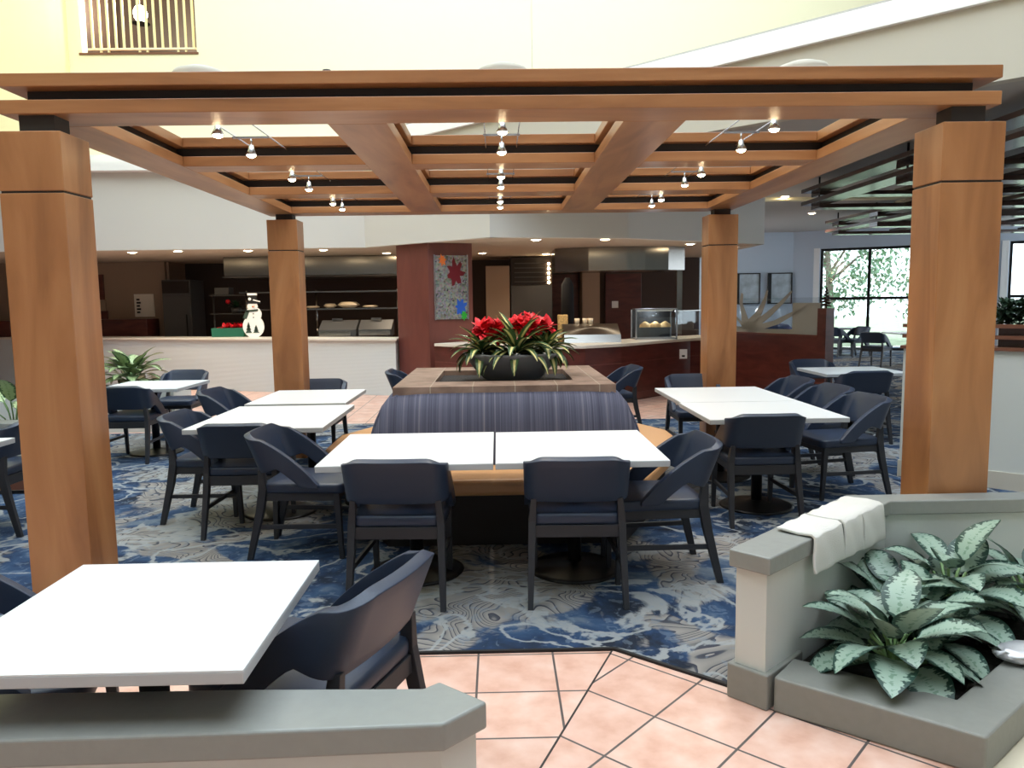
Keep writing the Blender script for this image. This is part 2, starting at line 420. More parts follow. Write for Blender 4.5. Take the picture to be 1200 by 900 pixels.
# ------------------------------------------------------------------ the setting
mit = [(.503, 3.36), (-.62, .78)]                      # the mitre line between the two tile fields
struct('floor', MB().prism([(-14, -6), (-3.3, -6), (-.55, .9), (.503, 3.36), (.503, 24.5), (-14, 24.5)], -.1, 0), 'tile_a', 'terracotta square tile floor')
struct('floor', MB().prism([(-3.3, -6), (1.57, -6), (1.57, 2.7), (5.5, 6), (5.5, 24.5), (.503, 24.5), (.503, 3.36), (-.55, .9)], -.1, 0), 'tile_b', 'terracotta tile floor laid on the diagonal')
struct('floor', MB().prism([(1.57, -6), (16, -6), (16, 24.5), (5.5, 24.5), (5.5, 6), (1.57, 2.7)], -.1, 0), 'lawnwhite', 'cream stone floor beyond the planter')
struct('floor_carpet', MB().prism([(-12, 3.345), (.503, 3.345), (.94, 2.975), (1.5, 3.5), (1.75, 3.74), (15.5, 3.74), (15.5, 24), (4.6, 24), (4.72, 11.2), (3.2, 10.1), (-3.2, 10.1), (-4, 9.6), (-12, 9.6)], 0, .008), 'carpet', 'blue and taupe carpet with contour lines')
struct('trim_carpet', MB().prism([(-12, 3.335), (.5, 3.335), (.93, 2.968), (.945, 2.98), (.507, 3.352), (-12, 3.352)], 0, .012), 'black', 'dark edging strip of the carpet', 'trim')

struct('trim_mitre', MB().prism([(.499, 3.36), (.507, 3.36), (-.546, .9), (-.554, .9)], 0, .002), 'dark_groove', 'grout line between the two tile fields', 'trim')
# atrium walls
gr = MB()      # cream wall with a balcony opening
Yc = 15.0
for x0, x1, z0, z1 in ((-8.9, -7.63, 3.6, 11), (-5.5, .715, 3.6, 11), (-7.63, -5.5, 3.6, 6.26), (-7.63, -5.5, 8.6, 11)):
    gr.box(x0, x1, Yc, Yc+.25, z0, z1)
struct('wall_back', gr, 'cream', 'tall pale cream atrium wall')
struct('wall_back', MB().box(.722, 16, Yc, Yc+.25, 3.45, 11), 'cream', 'tall pale cream atrium wall right of the joint')
struct('trim_joint', MB().box(.713, .724, Yc+.02, Yc+.06, 3.6, 11), 'fascia', 'fine joint in the cream wall')
struct('wall_left', MB().box(-8.1, -7.85, -6, Yc-.001, 4.35, 11), 'cream2', 'pale yellow upper wall on the left')
struct('wall_left', MB().box(-14.2, -14, -6, 24.5, 0, 4.4), 'tanwall', 'lower wall on the left')
struct('wall_rear', MB().box(-14, 16, -6.2, -6, 0, 11), 'neutralwall', 'cream wall behind the camera')
struct('wall_right', MB().box(16, 16.2, -6, 8, 0, 11).box(16, 16.2, 8, 18.9, 3.1, 11).box(16, 16.2, 8, 18.9, 0, .3).box(16, 16.2, 11.5, 11.8, .3, 3.1).box(16, 16.2, 15.2, 15.5, .3, 3.1), 'neutralwall', 'grey white wall on the right side')  # window openings added out of view to bring daylight into the dining room
struct('ceiling', MB().box(-14, -8.1, -6, 14.5, 4.35, 4.45), 'lowceil', 'low ceiling of the left aisle')
sk = MB()
for x0, x1, y0, y1 in ((-8.1, 16, -6, -3.0), (-8.1, 16, 14.2, 15.2), (-8.1, -6.8, -3.0, 14.2), (6.5, 16, -3.0, 14.2)): sk.box(x0, x1, y0, y1, 11, 11.2)
struct('ceiling', sk, 'whitetrim', 'white atrium ceiling around the skylight')
sk = MB()
for i in range(1, 6): sk.box(-6.8+i*2.22-.04, -6.8+i*2.22+.04, -3.0, 14.2, 11.02, 11.15)
for i in range(1, 6): sk.box(-6.8, 6.5, -3+i*2.87-.04, -3+i*2.87+.04, 11.03, 11.14)
struct('window_1', sk, 'whitetrim', 'glazing bars of the atrium skylight')
# balcony behind the cream wall
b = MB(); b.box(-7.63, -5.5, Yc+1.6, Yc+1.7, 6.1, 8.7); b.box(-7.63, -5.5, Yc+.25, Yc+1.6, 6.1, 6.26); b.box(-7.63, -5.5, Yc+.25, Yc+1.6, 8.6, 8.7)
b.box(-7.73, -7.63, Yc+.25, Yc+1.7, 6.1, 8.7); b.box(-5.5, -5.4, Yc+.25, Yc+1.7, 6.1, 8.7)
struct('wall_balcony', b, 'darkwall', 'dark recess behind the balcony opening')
struct('trim_sill', MB().box(-7.66, -5.47, Yc-.02, Yc+.25, 6.225, 6.262), 'brown_wood', 'brown sill of the balcony opening')
t = thing('balcony_railing', 'cream metal railing of upright bars in the opening high on the cream wall', 'railing', (-6.56, Yc+.1, 6.262))
for i in range(14):
    x = -7.45+i*.143
    lo = 6.262 if i in (1, 2, 6, 7, 11, 12) else 6.36
    MB().box(x-.018, x+.018, Yc+.09, Yc+.125, lo, 8.55).build('baluster', 'cream2', t)
MB().box(-7.55, -5.55, Yc+.085, Yc+.13, 6.34, 6.375).build('bottom_rail', 'cream', t)
MB().box(-7.55, -5.55, Yc+.08, Yc+.135, 8.52, 8.57).build('top_rail', 'cream', t)
t = thing('balcony_lamp', 'glowing white globe lamp behind the balcony bars', 'lamp', (-6.8, Yc+.7, 8.6))
MB().ball((-6.8, Yc+.7, 7.2), .13, 2, (1, 1, 1.25)).build('globe', 'bulb_white', t)
MB().tube([(-6.8, Yc+.7, 7.33), (-6.8, Yc+.7, 8.6)], .012).build('stem', 'black_metal', t)
MB().lathe([(.17, 0), (.02, .05)], (-6.8, Yc+.7, 7.02)).build('saucer', 'black_metal', t)
lamp('balcony_lamp_light', 'POINT', (-6.8, Yc+.45, 7.2), 40, WARM, .1)

# kitchen bulkhead, left straight part and two facets
def wallstrip(pts, z0, z1, th=.15):       # pts along the front face, thickness to the back
    out = []; n = len(pts)
    for i, p in enumerate(pts):
        a = Vector(pts[max(i-1, 0)]); c = Vector(pts[min(i+1, n-1)]); d = (c-a).normalized()
        out.append((p[0]-d.y*th, p[1]+d.x*th))
    return [tuple(p) for p in pts]+out[::-1], z0, z1
struct('wall_bulkhead', MB().prism(*wallstrip([(-14, 13.55), (-2.3, 13.75)], 2.56, 3.88)), 'greywall', 'pale grey bulkhead over the serving counter')
struct('wall_bulkhead', MB().prism(*wallstrip([(-2.3, 13.75), (-.1, 11.95)], 2.56, 3.5)), 'greywall', 'angled bulkhead left of the art pillar')
struct('wall_bulkhead', MB().prism(*wallstrip([(-.1, 11.95), (2.1, 12.45), (4.9, 14.25)], 2.56, 3.5)), 'greywall', 'bulkhead over the red counter')
struct('wall_bulkhead', MB().prism(*wallstrip([(4.9, 14.25), (4.9, 20.5)], 2.56, 3.5)), 'greywall', 'end of the kitchen bulkhead')
struct('trim_bulkhead', MB().box(-14, -1.9, 13.5, 13.75, 3.88, 4.02), 'whitetrim', 'white ledge on top of the bulkhead')
struct('trim_cove', MB().box(-14, -1.2, 14.6, 15, 4.1, 4.35), 'whitetrim', 'white band above the ledge')
struct('ceiling_kitchen', MB().prism([(-14, 13.6), (-2.25, 13.85), (-.1, 12.1), (2.05, 12.6), (4.8, 14.35), (4.8, 20.5), (-14, 20.5)], 2.565, 2.62), 'kceil', 'tan ceiling over the kitchen', 'ceiling')
struct('ceiling_kitchen', MB().prism([(-14, 13.6), (-2.25, 13.85), (-2.25, 15), (-14, 15)], 3.86, 3.88), 'lowceil', 'top of the bulkhead', 'ceiling')
# diagonal fascia on the right and the low ceiling behind it
dd = Vector((-.7234, .6904)); p0 = Vector((4.75, 6.97))
P0 = p0-dd*9; P1 = p0+dd*9.2
struct('wall_fascia', MB().prism(*wallstrip([tuple(P1), tuple(P0)], 3.5, 4.2)), 'fascia', 'warm grey diagonal fascia above the right hand dining room')
q = Vector((dd.y, -dd.x))*-.0
struct('trim_fascia', MB().prism(*wallstrip([tuple(P1-Vector((.69, .72))*.06), tuple(P0-Vector((.69, .72))*.06)], 4.2, 4.42, .3)), 'whitetrim', 'bright white band on top of the diagonal fascia')
struct('trim_fascia', MB().prism(*wallstrip([tuple(P1-Vector((.69, .72))*.03), tuple(P0-Vector((.69, .72))*.03)], 4.42, 4.45, .3)), 'lowceil', 'thin grey line above the white band')
struct('ceiling_low', MB().prism([tuple(P0+Vector((.1, .1))), tuple(P1+Vector((.1, .1))), (-1.8, 15), (4.75, 15), (4.75, 24.5), (16, 24.5), (16, .9)], 3.5, 3.56), 'lowceil', 'low grey ceiling of the right hand dining room', 'ceiling')

# kitchen walls
struct('wall_kitchen', MB().box(-14, -7.35, 17.4, 17.5, 0, 2.57), 'tanwall', 'tan kitchen wall behind the counter')
struct('wall_kitchen', MB().box(-7.35, 4.8, 18.4, 18.5, 0, 2.57), 'darkwall', 'dark back wall of the kitchen')
struct('wall_kitchen', MB().box(-7.4, -7.3, 17.5, 18.4, 0, 2.57), 'tanwall', 'return of the tan kitchen wall')
struct('wall_kitchen', MB().box(1.95, 2.35, 17.8, 18.4, 0, 2.57), 'tanwall', 'beige pier between the dark kitchen doors')

# right dining room walls and windows
struct('wall_far', MB().box(4.8, 9.0, 22.9, 23.0, 0, 3.5), 'bluewall', 'pale blue wall with two framed prints')
W0 = Vector((8.75, 22.9)); W1 = Vector((15.9, 18.95)); wd = (W1-W0).normalized(); wn = Vector((-wd.y, wd.x)); WL = (W1-W0).length
def onw(s, off=0): return tuple(W0+wd*s+wn*off)
def wseg(mb, s0, s1, z0, z1, o0=0, o1=.2):
    return mb.prism([onw(s0, o0), onw(s1, o0), onw(s1, o1), onw(s0, o1)], z0, z1)
wins = [(.75, 3.35), (5.4, 7.7)]
w = MB(); wseg(w, 0, wins[0][0], 0, 3.5); wseg(w, wins[0][1], wins[1][0], 0, 3.5); wseg(w, wins[1][1], WL, 0, 3.5)
for s0, s1 in wins: wseg(w, s0, s1, 2.98, 3.5); wseg(w, s0, s1, 0, .06)
struct('wall_window', w, 'bluewall', 'blue grey outer wall with tall windows')
for i, (s0, s1) in enumerate(wins):
    f = MB(); mid = (s0+s1)/2
    wseg(f, s0, s0+.07, .06, 2.98, .05, .13); wseg(f, s1-.07, s1, .06, 2.98, .05, .13); wseg(f, mid-.04, mid+.04, .13, 2.91, .06, .12)
    wseg(f, s0+.07, s1-.07, .06, .13, .05, .13); wseg(f, s0+.07, s1-.07, 2.91, 2.98, .05, .13)
    wseg(f, s0+.07, mid-.04, 1.5, 1.58, .06, .12); wseg(f, mid+.04, s1-.07, 1.5, 1.58, .06, .12)
    fr = f.build('window_%d' % (i+2), 'black_metal'); tag(fr, ('tall black framed window between the two wooden columns', 'black framed window behind the hedge at the frame edge')[i], 'window', None, 'structure')
    g = wseg(MB(), s0+.05, s1-.05, .1, 2.95, .085, .092).build('glass', 'glass', fr)
    rv = wseg(MB(), s0-.18, s0-.02, .06, 3.0, -.03, .0); struct('trim_window', rv, 'whitetrim', 'pale jamb strip left of the window', 'trim')
# outside
struct('ground', MB().box(2, 60, 23.2, 70, -.35, -.25), 'ground', 'sunny ground outside the windows')
def tree(x, y, h, r, label, seed):
    rnd = random.Random(seed)
    t = thing('tree', label, 'tree', (x, y, -.25), 'trees outside the windows')
    m = MB(); m.tube([(x, y, -.25), (x+.1, y, h*.35), (x-.05, y, h*.7)], [.2, .15, .08])
    for k in range(7):
        a = rnd.random()*2*PI; z = h*(.35+.05*k)
        m.tube([(x, y, z), (x+math.cos(a)*r*.5, y+math.sin(a)*r*.5, z+r*.4), (x+math.cos(a)*r*.85, y+math.sin(a)*r*.8, z+r*.5)], [.07, .04, .02], 6)
    m.build('trunk', 'bark', t)
    m = MB()
    for k in range(2600):
        a = rnd.random()*2*PI; e = rnd.uniform(-1, 1); rr = r*rnd.uniform(.45, 1)**.6
        px, py, pz = x+rr*math.cos(a)*math.sqrt(1-e*e), y+rr*math.sin(a)*math.sqrt(1-e*e), h*.66+rr*e*1.15
        m.leaf((px, py, pz), rnd.random()*2*PI, rnd.uniform(-1, .6), rnd.uniform(.16, .34), .13, .5, n=3)
    tag(m.build('foliage', 'treeleaf', t), None, None, None, 'stuff')
tree(12.6, 29.5, 5.2, 2.4, 'leafy tree outside, at the left of the first window', 1)
tree(17.2, 31.5, 6.4, 3.1, 'fuller tree outside, at the right of the first window', 2)
tree(23.4, 29.0, 6, 2.6, 'tree outside the window at the frame edge', 3)

# ------------------------------------------------------------------ pergola
pg = thing('pergola', 'orange maple pergola of four square columns under a two layer beam grid with dark grooves', 'pergola', (.05, 5.95, 0))
for x0, y0, lab in ((-2.315, 3.72, 0), (2.122, 3.72, 1), (-2.285, 7.85, 2), (2.135, 7.85, 3)):
    zt = 2.394 if y0 < 5 else 2.42
    c = MB(); c.box(x0, x0+.3, y0, y0+.26, .0, 2.112); c.box(x0, x0+.3, y0, y0+.26, 2.122, zt)
    cb = c.build('column', 'wood_v', pg, bevel=.004)
    MB().box(x0+.006, x0+.294, y0+.006, y0+.254, 2.110, 2.124).build('shadow_gap', 'dark_groove', cb)
    k = MB(); k.box(x0+.075, x0+.24, y0+.07, y0+.2, zt, 2.482); k.build('collar', 'dark_groove', cb)
XS = [(-2.315, -2.03), (-.845, -.545), (.655, .975), (2.12, 2.42)]
YS = [(3.76, 4.035), (5.185, 5.41), (6.53, 6.79), (7.85, 8.12)]
def layer(z0, z1, ins, dark, pre):
    mx, my = ('dark_groove', 'dark_groove') if dark else ('wood_x', 'wood_y')
    e = .09 if dark else 0; bv = 0 if dark else .004
    X0, X1 = XS[0][0]+e, XS[3][1]-e
    for j, nm in ((0, 'front_'), (3, 'back_')):
        y0, y1 = YS[j][0]+ins+(e-ins if j == 0 else 0), YS[j][1]-ins-(e-ins if j == 3 else 0)
        MB().box(X0, X1, y0, y1, z0, z1).build(nm+pre, mx, pg, bevel=bv)
    yb, ye = YS[0][1]-ins, YS[3][0]+ins
    for i, (x0, x1) in enumerate(XS):
        a, b2 = x0+ins, x1-ins
        if i == 0: a = X0
        if i == 3: b2 = X1
        MB().box(a, b2, yb+.001, ye-.001, z0, z1).build(('side_' if i in (0, 3) else 'cross_')+pre, my, pg, bevel=bv)
    for (y0, y1) in YS[1:3]:
        for i in range(3):
            MB().box(XS[i][1]-ins+.001, XS[i+1][0]+ins-.001, y0+ins, y1-ins, z0, z1).build('board' if not dark else 'board_spacer', mx, pg, bevel=bv)
layer(2.48, 2.544, 0, False, 'beam')
layer(2.544, 2.604, .06, True, 'spacer')
layer(2.604, 2.664, 0, False, 'upper_beam')
for i, x in enumerate((-1.44, .042, 1.53)):
    t = thing('dome_light', ('left', 'middle', 'right')[i]+' white shallow dome on the top front beam of the pergola', 'light', (x, 3.95, 2.664), 'white domes on the pergola')
    MB().lathe([(.135, 0), (.132, .03), (.118, .05), (.07, .068), (.0, .075)], (x, 3.95, 2.664), 28, False).build('dome', 'fascia', t)
    MB().lathe([(.139, 0), (.139, .012)], (x, 3.95, 2.664), 28).build('rim', 'white_plastic', t)
t = thing('sprinkler_head', 'tiny dark sprinkler head standing up from the pergola top', 'sprinkler', (-.81, 3.9, 2.664))
MB().tube([(-.81, 3.9, 2.664), (-.81, 3.9, 2.697)], .008).build('pipe', 'steel_dull', t); MB().lathe([(.02, 0), (.02, .008)], (-.81, 3.9, 2.697), 10).build('deflector', 'steel_dull', t)

# cable spotlights
def spot_light_at(px, py, pz, bar, tiltx):
    t = thing('cable_spotlight', '', 'spotlight', (0, 0, 0), 'spotlights under the pergola')
    MB().bar((-.11, 0, 0), (.11, 0, 0), .012, .012).build('crossbar', 'chrome', t)
    MB().tube([(0, 0, 0), (0, 0, -.05)], .006).build('stem', 'chrome', t)
    hd = MB().loft([[(r*math.cos(2*PI*i/14), r*math.sin(2*PI*i/14)+oy, z) for i in range(14)] for r, z, oy in ((.012, -.045, 0), (.016, -.07, -.002), (.032, -.105, -.006))], True, False).build('shade', 'chrome', t, solid=.003)
    MB().ball((0, -.006, -.102), .027, 2, (1, 1, .7)).build('bulb', 'bulb', hd)
    return t
SP = [(4.22, 'nearest'), (4.78, 'second nearest'), (5.7, 'third nearest'), (6.2, 'fourth nearest'), (7.08, 'second farthest'), (7.5, 'farthest')]
proto = spot_light_at(0, 0, 0, 0, 0); first = True
for bx, bay in ((-1.46, 'left'), (.04, 'middle'), (1.49, 'right')):
    for y, w_ in SP:
        lab = '%s cable spotlight in the %s bay of the pergola' % (w_, bay)
        if first: o = proto; o.location = (bx, y, 2.575); o['label'] = lab; first = False
        else: o = dup(proto, (bx, y, 2.575), 0, lab)
    for dx, nm in ((-.1, 'left'), (.1, 'right')):
        tag(MB().tube([(bx+dx, 3.98, 2.585), (bx+dx, 7.9, 2.585)], .0035, 6).build('lighting_cable', 'chrome'), '%s thin cable carrying the spotlights through the %s bay' % (nm, bay), 'cable', 'spotlight cables')
    for y in (4.5, 5.95, 7.3): lamp('pergola_spot', 'SPOT', (bx, y, 2.45), 6, WARM, .03, (0, 0, 0), 1.9)

# ------------------------------------------------------------------ chair (faces +y)
def make_chair():
    t = thing('dining_chair', '', 'chair', (0, 0, 0), 'navy dining chairs')
    # seat
    s = MB(); pts = []
    for (x, y, r) in ((.215, .235, .05), (-.215, .235, .05), (-.205, -.22, .05), (.205, -.22, .05)):
        a0 = {(1, 1): 0, (-1, 1): 90, (-1, -1): 180, (1, -1): 270}[(1 if x > 0 else -1, 1 if y > 0 else -1)]
        for k in range(5):
            a = math.radians(a0+k*22.5); pts.append((x+math.cos(a)*r-(r if x > 0 else -r)*.3, y+math.sin(a)*r-(r if y > 0 else -r)*.3))
    s.prism(pts, .415, .478); s.build('seat', 'navy', t, bevel=.018, seg=3, smooth=True)
    # wrap-around back
    path = [(.25, .115-.02*k) for k in range(14)]
    r = .075; cx, cy = .25-r, -.165
    for k in range(1, 9): a = math.radians(-90*k/8); path.append((cx+r*math.cos(a), cy+r*math.sin(a)))
    nb = 10; half = path[:]
    for k in range(1, nb): path.append((cx-2*cx*k/nb, cy-r-.012*math.sin(PI*k/nb)))
    path += [(-x, y) for x, y in reversed(half)]
    sm = MB(); cols = []
    for (x, y) in path:
        f = max(0, min(1, (y+.15)/.26))              # 0 at the back corner, 1 at the arm tip
        zt = .785-.31*f**1.1
        if y < -.13: zt -= .03*max(0, min(1, (abs(x)-.16)/.09))**2
        else: zt -= .03*(1-f)
        if y >= .0: zb = .452
        elif y > -.12: zb = .452+.125*(-y)/.12
        else: zb = .577-.027*min(1, (-.12-y)/.09)
        zb = min(zb, zt-.012)
        col = []
        for j in range(6):
            z = zb+(zt-zb)*j/5
            lean = (z-.48)*.40*(1-f)
            wide = (z-.48)*.05*(1-f)
            col.append(sm.bm.verts.new((x*(1+wide), y-lean+.02*(1-f), z)))
        cols.append(col)
    for a, b_ in zip(cols, cols[1:]):
        for j in range(5): sm.bm.faces.new((a[j], b_[j], b_[j+1], a[j+1]))
    sm.build('backrest', 'navy', t, solid=.042, bevel=.014, seg=3, smooth=True)
    for sx in (-1, 1):
        l = MB(); l.loft([[(sx*.215+dx*w, .215+oy+dy*w, z) for dx, dy in ((-1,-1),(1,-1),(1,1),(-1,1))] for z, w, oy in ((0, .014, .02), (.42, .02, 0))])
        for f in l.bm.faces: f.smooth = False
        l.build('front_leg', 'legs', t, bevel=.003)
        l = MB(); l.loft([[(sx*(.245+ox)+dx*w, y+dy*w*1.3, z) for dx, dy in ((-1,-1),(1,-1),(1,1),(-1,1))] for z, w, y, ox in ((0, .014, -.335, .0), (.30, .019, -.262, -.01), (.44, .02, -.238, -.014), (.56, .015, -.248, -.024))])
        for f in l.bm.faces: f.smooth = False
        l.build('rear_leg', 'legs', t, bevel=.003)
        MB().bar((sx*.222, -.24, .395), (sx*.215, .21, .395), .022, .055).build('side_rail', 'legs', t, bevel=.003)
        MB().bar((sx*.235, -.285, .205), (sx*.215, .215, .205), .018, .028).build('stretcher', 'legs', t, bevel=.003)
    MB().bar((-.23, -.247, .385), (.23, -.247, .385), .024, .065).build('rear_rail', 'legs', t, bevel=.003)
    MB().bar((-.2, .215, .395), (.2, .215, .395), .022, .05).build('front_rail', 'legs', t, bevel=.003)
    return t
CH = [
 (-.53, 4.12, 87, 'navy chair, back to the camera, at the left of the two centre white tables'),
 (.40, 4.10, 88, 'navy chair, back to the camera, at the right of the two centre white tables'),
 (-1.24, 4.9, -4, 'navy chair turned sideways at the left end of the centre white tables'),
 (.90, 4.36, 183, 'navy chair turned sideways at the right end of the centre white tables'),
 (-1.76, 5.40, 90, 'navy chair, back to the camera, at the near end of the left table pair'),
 (-2.13, 5.72, -3, 'navy chair tucked sideways into the near table of the left pair'),
 (-2.45, 7.3, -8, 'navy chair tucked sideways into the far table of the left pair'),
 (-1.86, 7.85, 270, 'navy chair at the far end of the left table pair, facing the camera'),
 (-3.84, 9.3, 270, 'navy chair facing the camera behind the small far left table'),
 (-3.78, 7.98, 90, 'navy chair beside the left front column, back to the camera, at the far left table'),
 (-3.62, 5.5, 180, 'navy chair cut by the left edge of the picture'),
 (-.587, 2.337, 160, 'large navy chair pushed under the right side of the foreground white table'),
 (-1.57, 2.34, 15, 'navy chair on the left side of the foreground white table, mostly out of frame'),
 (2.0, 7.75, 270, 'navy chair at the far end of the right white table pair, facing the camera'),
 (1.83, 5.44, 90, 'navy chair, back to the camera, at the near end of the right table pair'),
 (2.72, 7.55, 187, 'farthest of the three navy chairs along the right side of the right table pair'),
 (2.76, 6.80, 190, 'middle of the three navy chairs along the right side of the right table pair'),
 (2.72, 6.08, 190, 'nearest of the three navy chairs along the right side of the right table pair'),
 (1.36, 9.2, 188, 'navy chair behind the right side of the booth, in front of the red counter'),
 (-1.0, 9.15, 0, 'navy chair just peeking out behind the left side of the booth'),
 (3.93, 8.35, 90, 'dark chair, back to the camera, at the white table beside the low partition'),
 (3.95, 9.45, 270, 'dark chair on the far side of the white table beside the island'),
 (8.5, 17.2, 40, 'dark chair standing alone on the blue carpet in front of the tall window'),
 (9.05, 20.4, 25, 'leftmost small chair by the tall window, beyond the red island end'),
 (9.45, 20.3, 200, 'second small chair by the tall window, facing the leftmost one'),
]
ch0 = make_chair()
for i, (x, y, h, lab) in enumerate(CH):
    rz = math.radians(h-90)
    x += .035*math.cos(math.radians(h)); y += .035*math.sin(math.radians(h))
    z = .008 if y > 3.3 and abs(x) < 12 else 0
    if i == 0: ch0.location = (x, y, z); ch0.rotation_euler = (0, 0, rz); ch0['label'] = lab
    else: dup(ch0, (x, y, z), rz, lab)

# ------------------------------------------------------------------ tables
def table(x0, x1, y0, y1, label, z=.745):
    cx, cy = (x0+x1)/2, (y0+y1)/2; fl = .008 if cy > 3.3 else 0
    t = thing('dining_table', label, 'table', (cx, cy, fl), 'white dining tables')
    MB().box(x0+.001, x1-.001, y0+.001, y1-.001, z-.004, z).build('table_top', 'white_top', t)
    MB().box(x0, x1, y0, y1, z-.034, z-.004).build('edge_band', 'top_edge', t, bevel=.003)
    MB().box(cx-.2, cx+.2, cy-.2, cy+.2, z-.05, z-.034).build('mounting_plate', 'black_metal', t)
    MB().tube([(cx, cy, fl+.03), (cx, cy, z-.05)], .04, 14).build('post', 'black_metal', t)
    MB().lathe([(.27, 0), (.275, .008), (.25, .018), (.08, .034), (.045, .05)], (cx, cy, fl), 28).build('base', 'black_metal', t)
    return t
table(-.957, -.036, 3.93, 4.91, 'left of the two white tables pushed together in front of the booth')
table(-.024, .885, 3.93, 4.89, 'right of the two white tables pushed together in front of the booth')
table(-2.15, -1.2, 5.2, 6.38, 'near table of the white pair to the left of the booth')
table(-2.15, -1.3, 6.5, 7.55, 'far table of the white pair to the left of the booth')
table(-4.15, -3.27, 7.86, 8.76, 'small white table far left, in front of the white counter')
table(-4.05, -3.14, 4.1, 5.0, 'white table barely entering at the left edge of the picture')
table(-1.36, -.595, 1.70, 2.46, 'large white square table in the foreground behind the low grey wall')
table(1.455, 2.43, 5.25, 6.17, 'near table of the white pair to the right of the booth')
table(1.475, 2.43, 6.18, 7.24, 'far table of the white pair to the right of the booth')
table(3.57, 4.5, 8.3, 9.15, 'white table between the red island and the low grey partition')
table(9.1, 10, 17.3, 18.2, 'white table on the blue carpet next to the lone dark chair')
table(9.0, 9.8, 20.75, 21.3, 'dark edged small table between the chairs by the tall window')

# ------------------------------------------------------------------ booth island
bo = thing('booth', 'square booth island with striped backrests, caramel bench seat and slate tile top', 'booth', (.045, 6.25, .008))
cx, cy = .04, 6.25
def octo(hw, hd, ch): return [(cx-hw+ch[0], cy-hd), (cx+hw-ch[0], cy-hd), (cx+hw, cy-hd+ch[1]), (cx+hw, cy+hd-ch[1]), (cx+hw-ch[0], cy+hd), (cx-hw+ch[0], cy+hd), (cx-hw, cy+hd-ch[1]), (cx-hw, cy-hd+ch[1])]
MB().prism(octo(1.4, 1.5, (.52, 1.2)), .36, .465).build('seat', 'tan_seat', bo, bevel=.03, seg=3)
MB().prism(octo(1.27, 1.37, (.5, 1.12)), .008, .36).build('plinth', 'darkbase', bo)
TZ = .985
MB().box(cx-.74, cx+.74, cy-.78, cy+.78, .46, TZ-.07).build('core', 'darkbase', bo)
def cushion(axis, sgn):
    prof = [(0, .46, 1.0), (.012, .52, .985), (.03, .62, .955), (.06, .72, .92), (.105, .82, .885), (.16, .89, .85), (.225, .925, .81)]
    out = 1.02; m = MB(); n = 9
    rings = []
    for d, z, hw in prof:
        r = []
        for k in range(n):
            u = -1+2*k/(n-1)
            ed = .03*abs(u)**6
            if axis == 'y': r.append((cx+u*(hw*.975), cy+sgn*(1.02-d-ed), z))
            else: r.append((cx+sgn*(.985-d-ed), cy+u*(hw*1.0), z))
        rings.append(r)
    V = [[m.bm.verts.new(p) for p in r] for r in rings]
    for a, b_ in zip(V, V[1:]):
        for i in range(n-1): m.bm.faces.new((a[i], a[i+1], b_[i+1], b_[i]))
    bmesh.ops.recalc_face_normals(m.bm, faces=m.bm.faces)
    nb = m.bm.faces[:][0] if False else None
    ob = m.build('backrest', 'stripe_x' if axis == 'y' else 'stripe_y', bo, solid=.05, bevel=.008, smooth=True)
    return ob
for a, s in (('y', -1), ('x', -1), ('x', 1), ('y', 1)): cushion(a, s)
tp = MB()
for x0, x1, y0, y1 in ((-.79, .79, -.82, -.47), (-.79, .79, .47, .82), (-.79, -.52, -.47, .47), (.52, .79, -.47, .47)): tp.box(cx+x0, cx+x1, cy+y0, cy+y1, TZ-.07, TZ)
tp.build('tile_top', 'slate_tile', bo)
MB().box(cx-.52, cx+.52, cy-.47, cy+.47, TZ-.09, TZ-.04).build('gravel_bed', 'gravel', bo)

bz = TZ-.04; bx, by = .112, 6.25
t = thing('bowl_planter', 'wide low charcoal bowl on the slate tile top of the booth', 'bowl', (bx, by, bz))
MB().lathe([(.2, 0), (.235, .02), (.31, .1), (.385, .205), (.395, .225), (.375, .225), (.30, .12), (.2, .03)], (bx, by, bz), 40, False).build('bowl', 'bowl', t)
MB().lathe([(.355, .17), (.0, .185)], (bx, by, bz), 32, False).build('soil', 'soil', t)
MB().lathe([(.2, 0.001), (.0, 0.001)], (bx, by, bz), 32, False).build('underside', 'bowl', t)
def brom(x, y, z, n, L, lab, seed, spike):
    rnd = random.Random(seed)
    t = thing('bromeliad', lab, 'plant', (x, y, z), 'yellow striped bromeliads in the bowl')
    m = MB()
    for k in range(n):
        ring = k/n
        az = k*2.4+rnd.uniform(-.2, .2); el = .1+(1.3 if spike else .95)*ring+rnd.uniform(-.1, .1)
        m.leaf((x+.015*math.cos(az), y+.015*math.sin(az), z+.01+.05*ring), az, el, L*rnd.uniform(.8, 1.1), .072, 1.9-1.2*ring, .35, n=9, shape=.8)
    m.build('leaves', 'strap', t)
    if spike:
        m = MB()
        for k in range(12):
            az = k*2.4; m.leaf((x, y, z+.07), az, .6+.05*k, .1, .035, .3, .3, n=4)
        m.build('bract', 'pinkred', t)
brom(bx+.03, by-.2, bz+.2, 36, .35, 'striped bromeliad with a pink centre at the front of the bowl', 3, True)
brom(bx-.24, by-.1, bz+.2, 34, .28, 'striped bromeliad arching over the left rim of the bowl', 5, False)
brom(bx+.27, by-.05, bz+.2, 34, .29, 'striped bromeliad arching over the right rim of the bowl', 8, False)
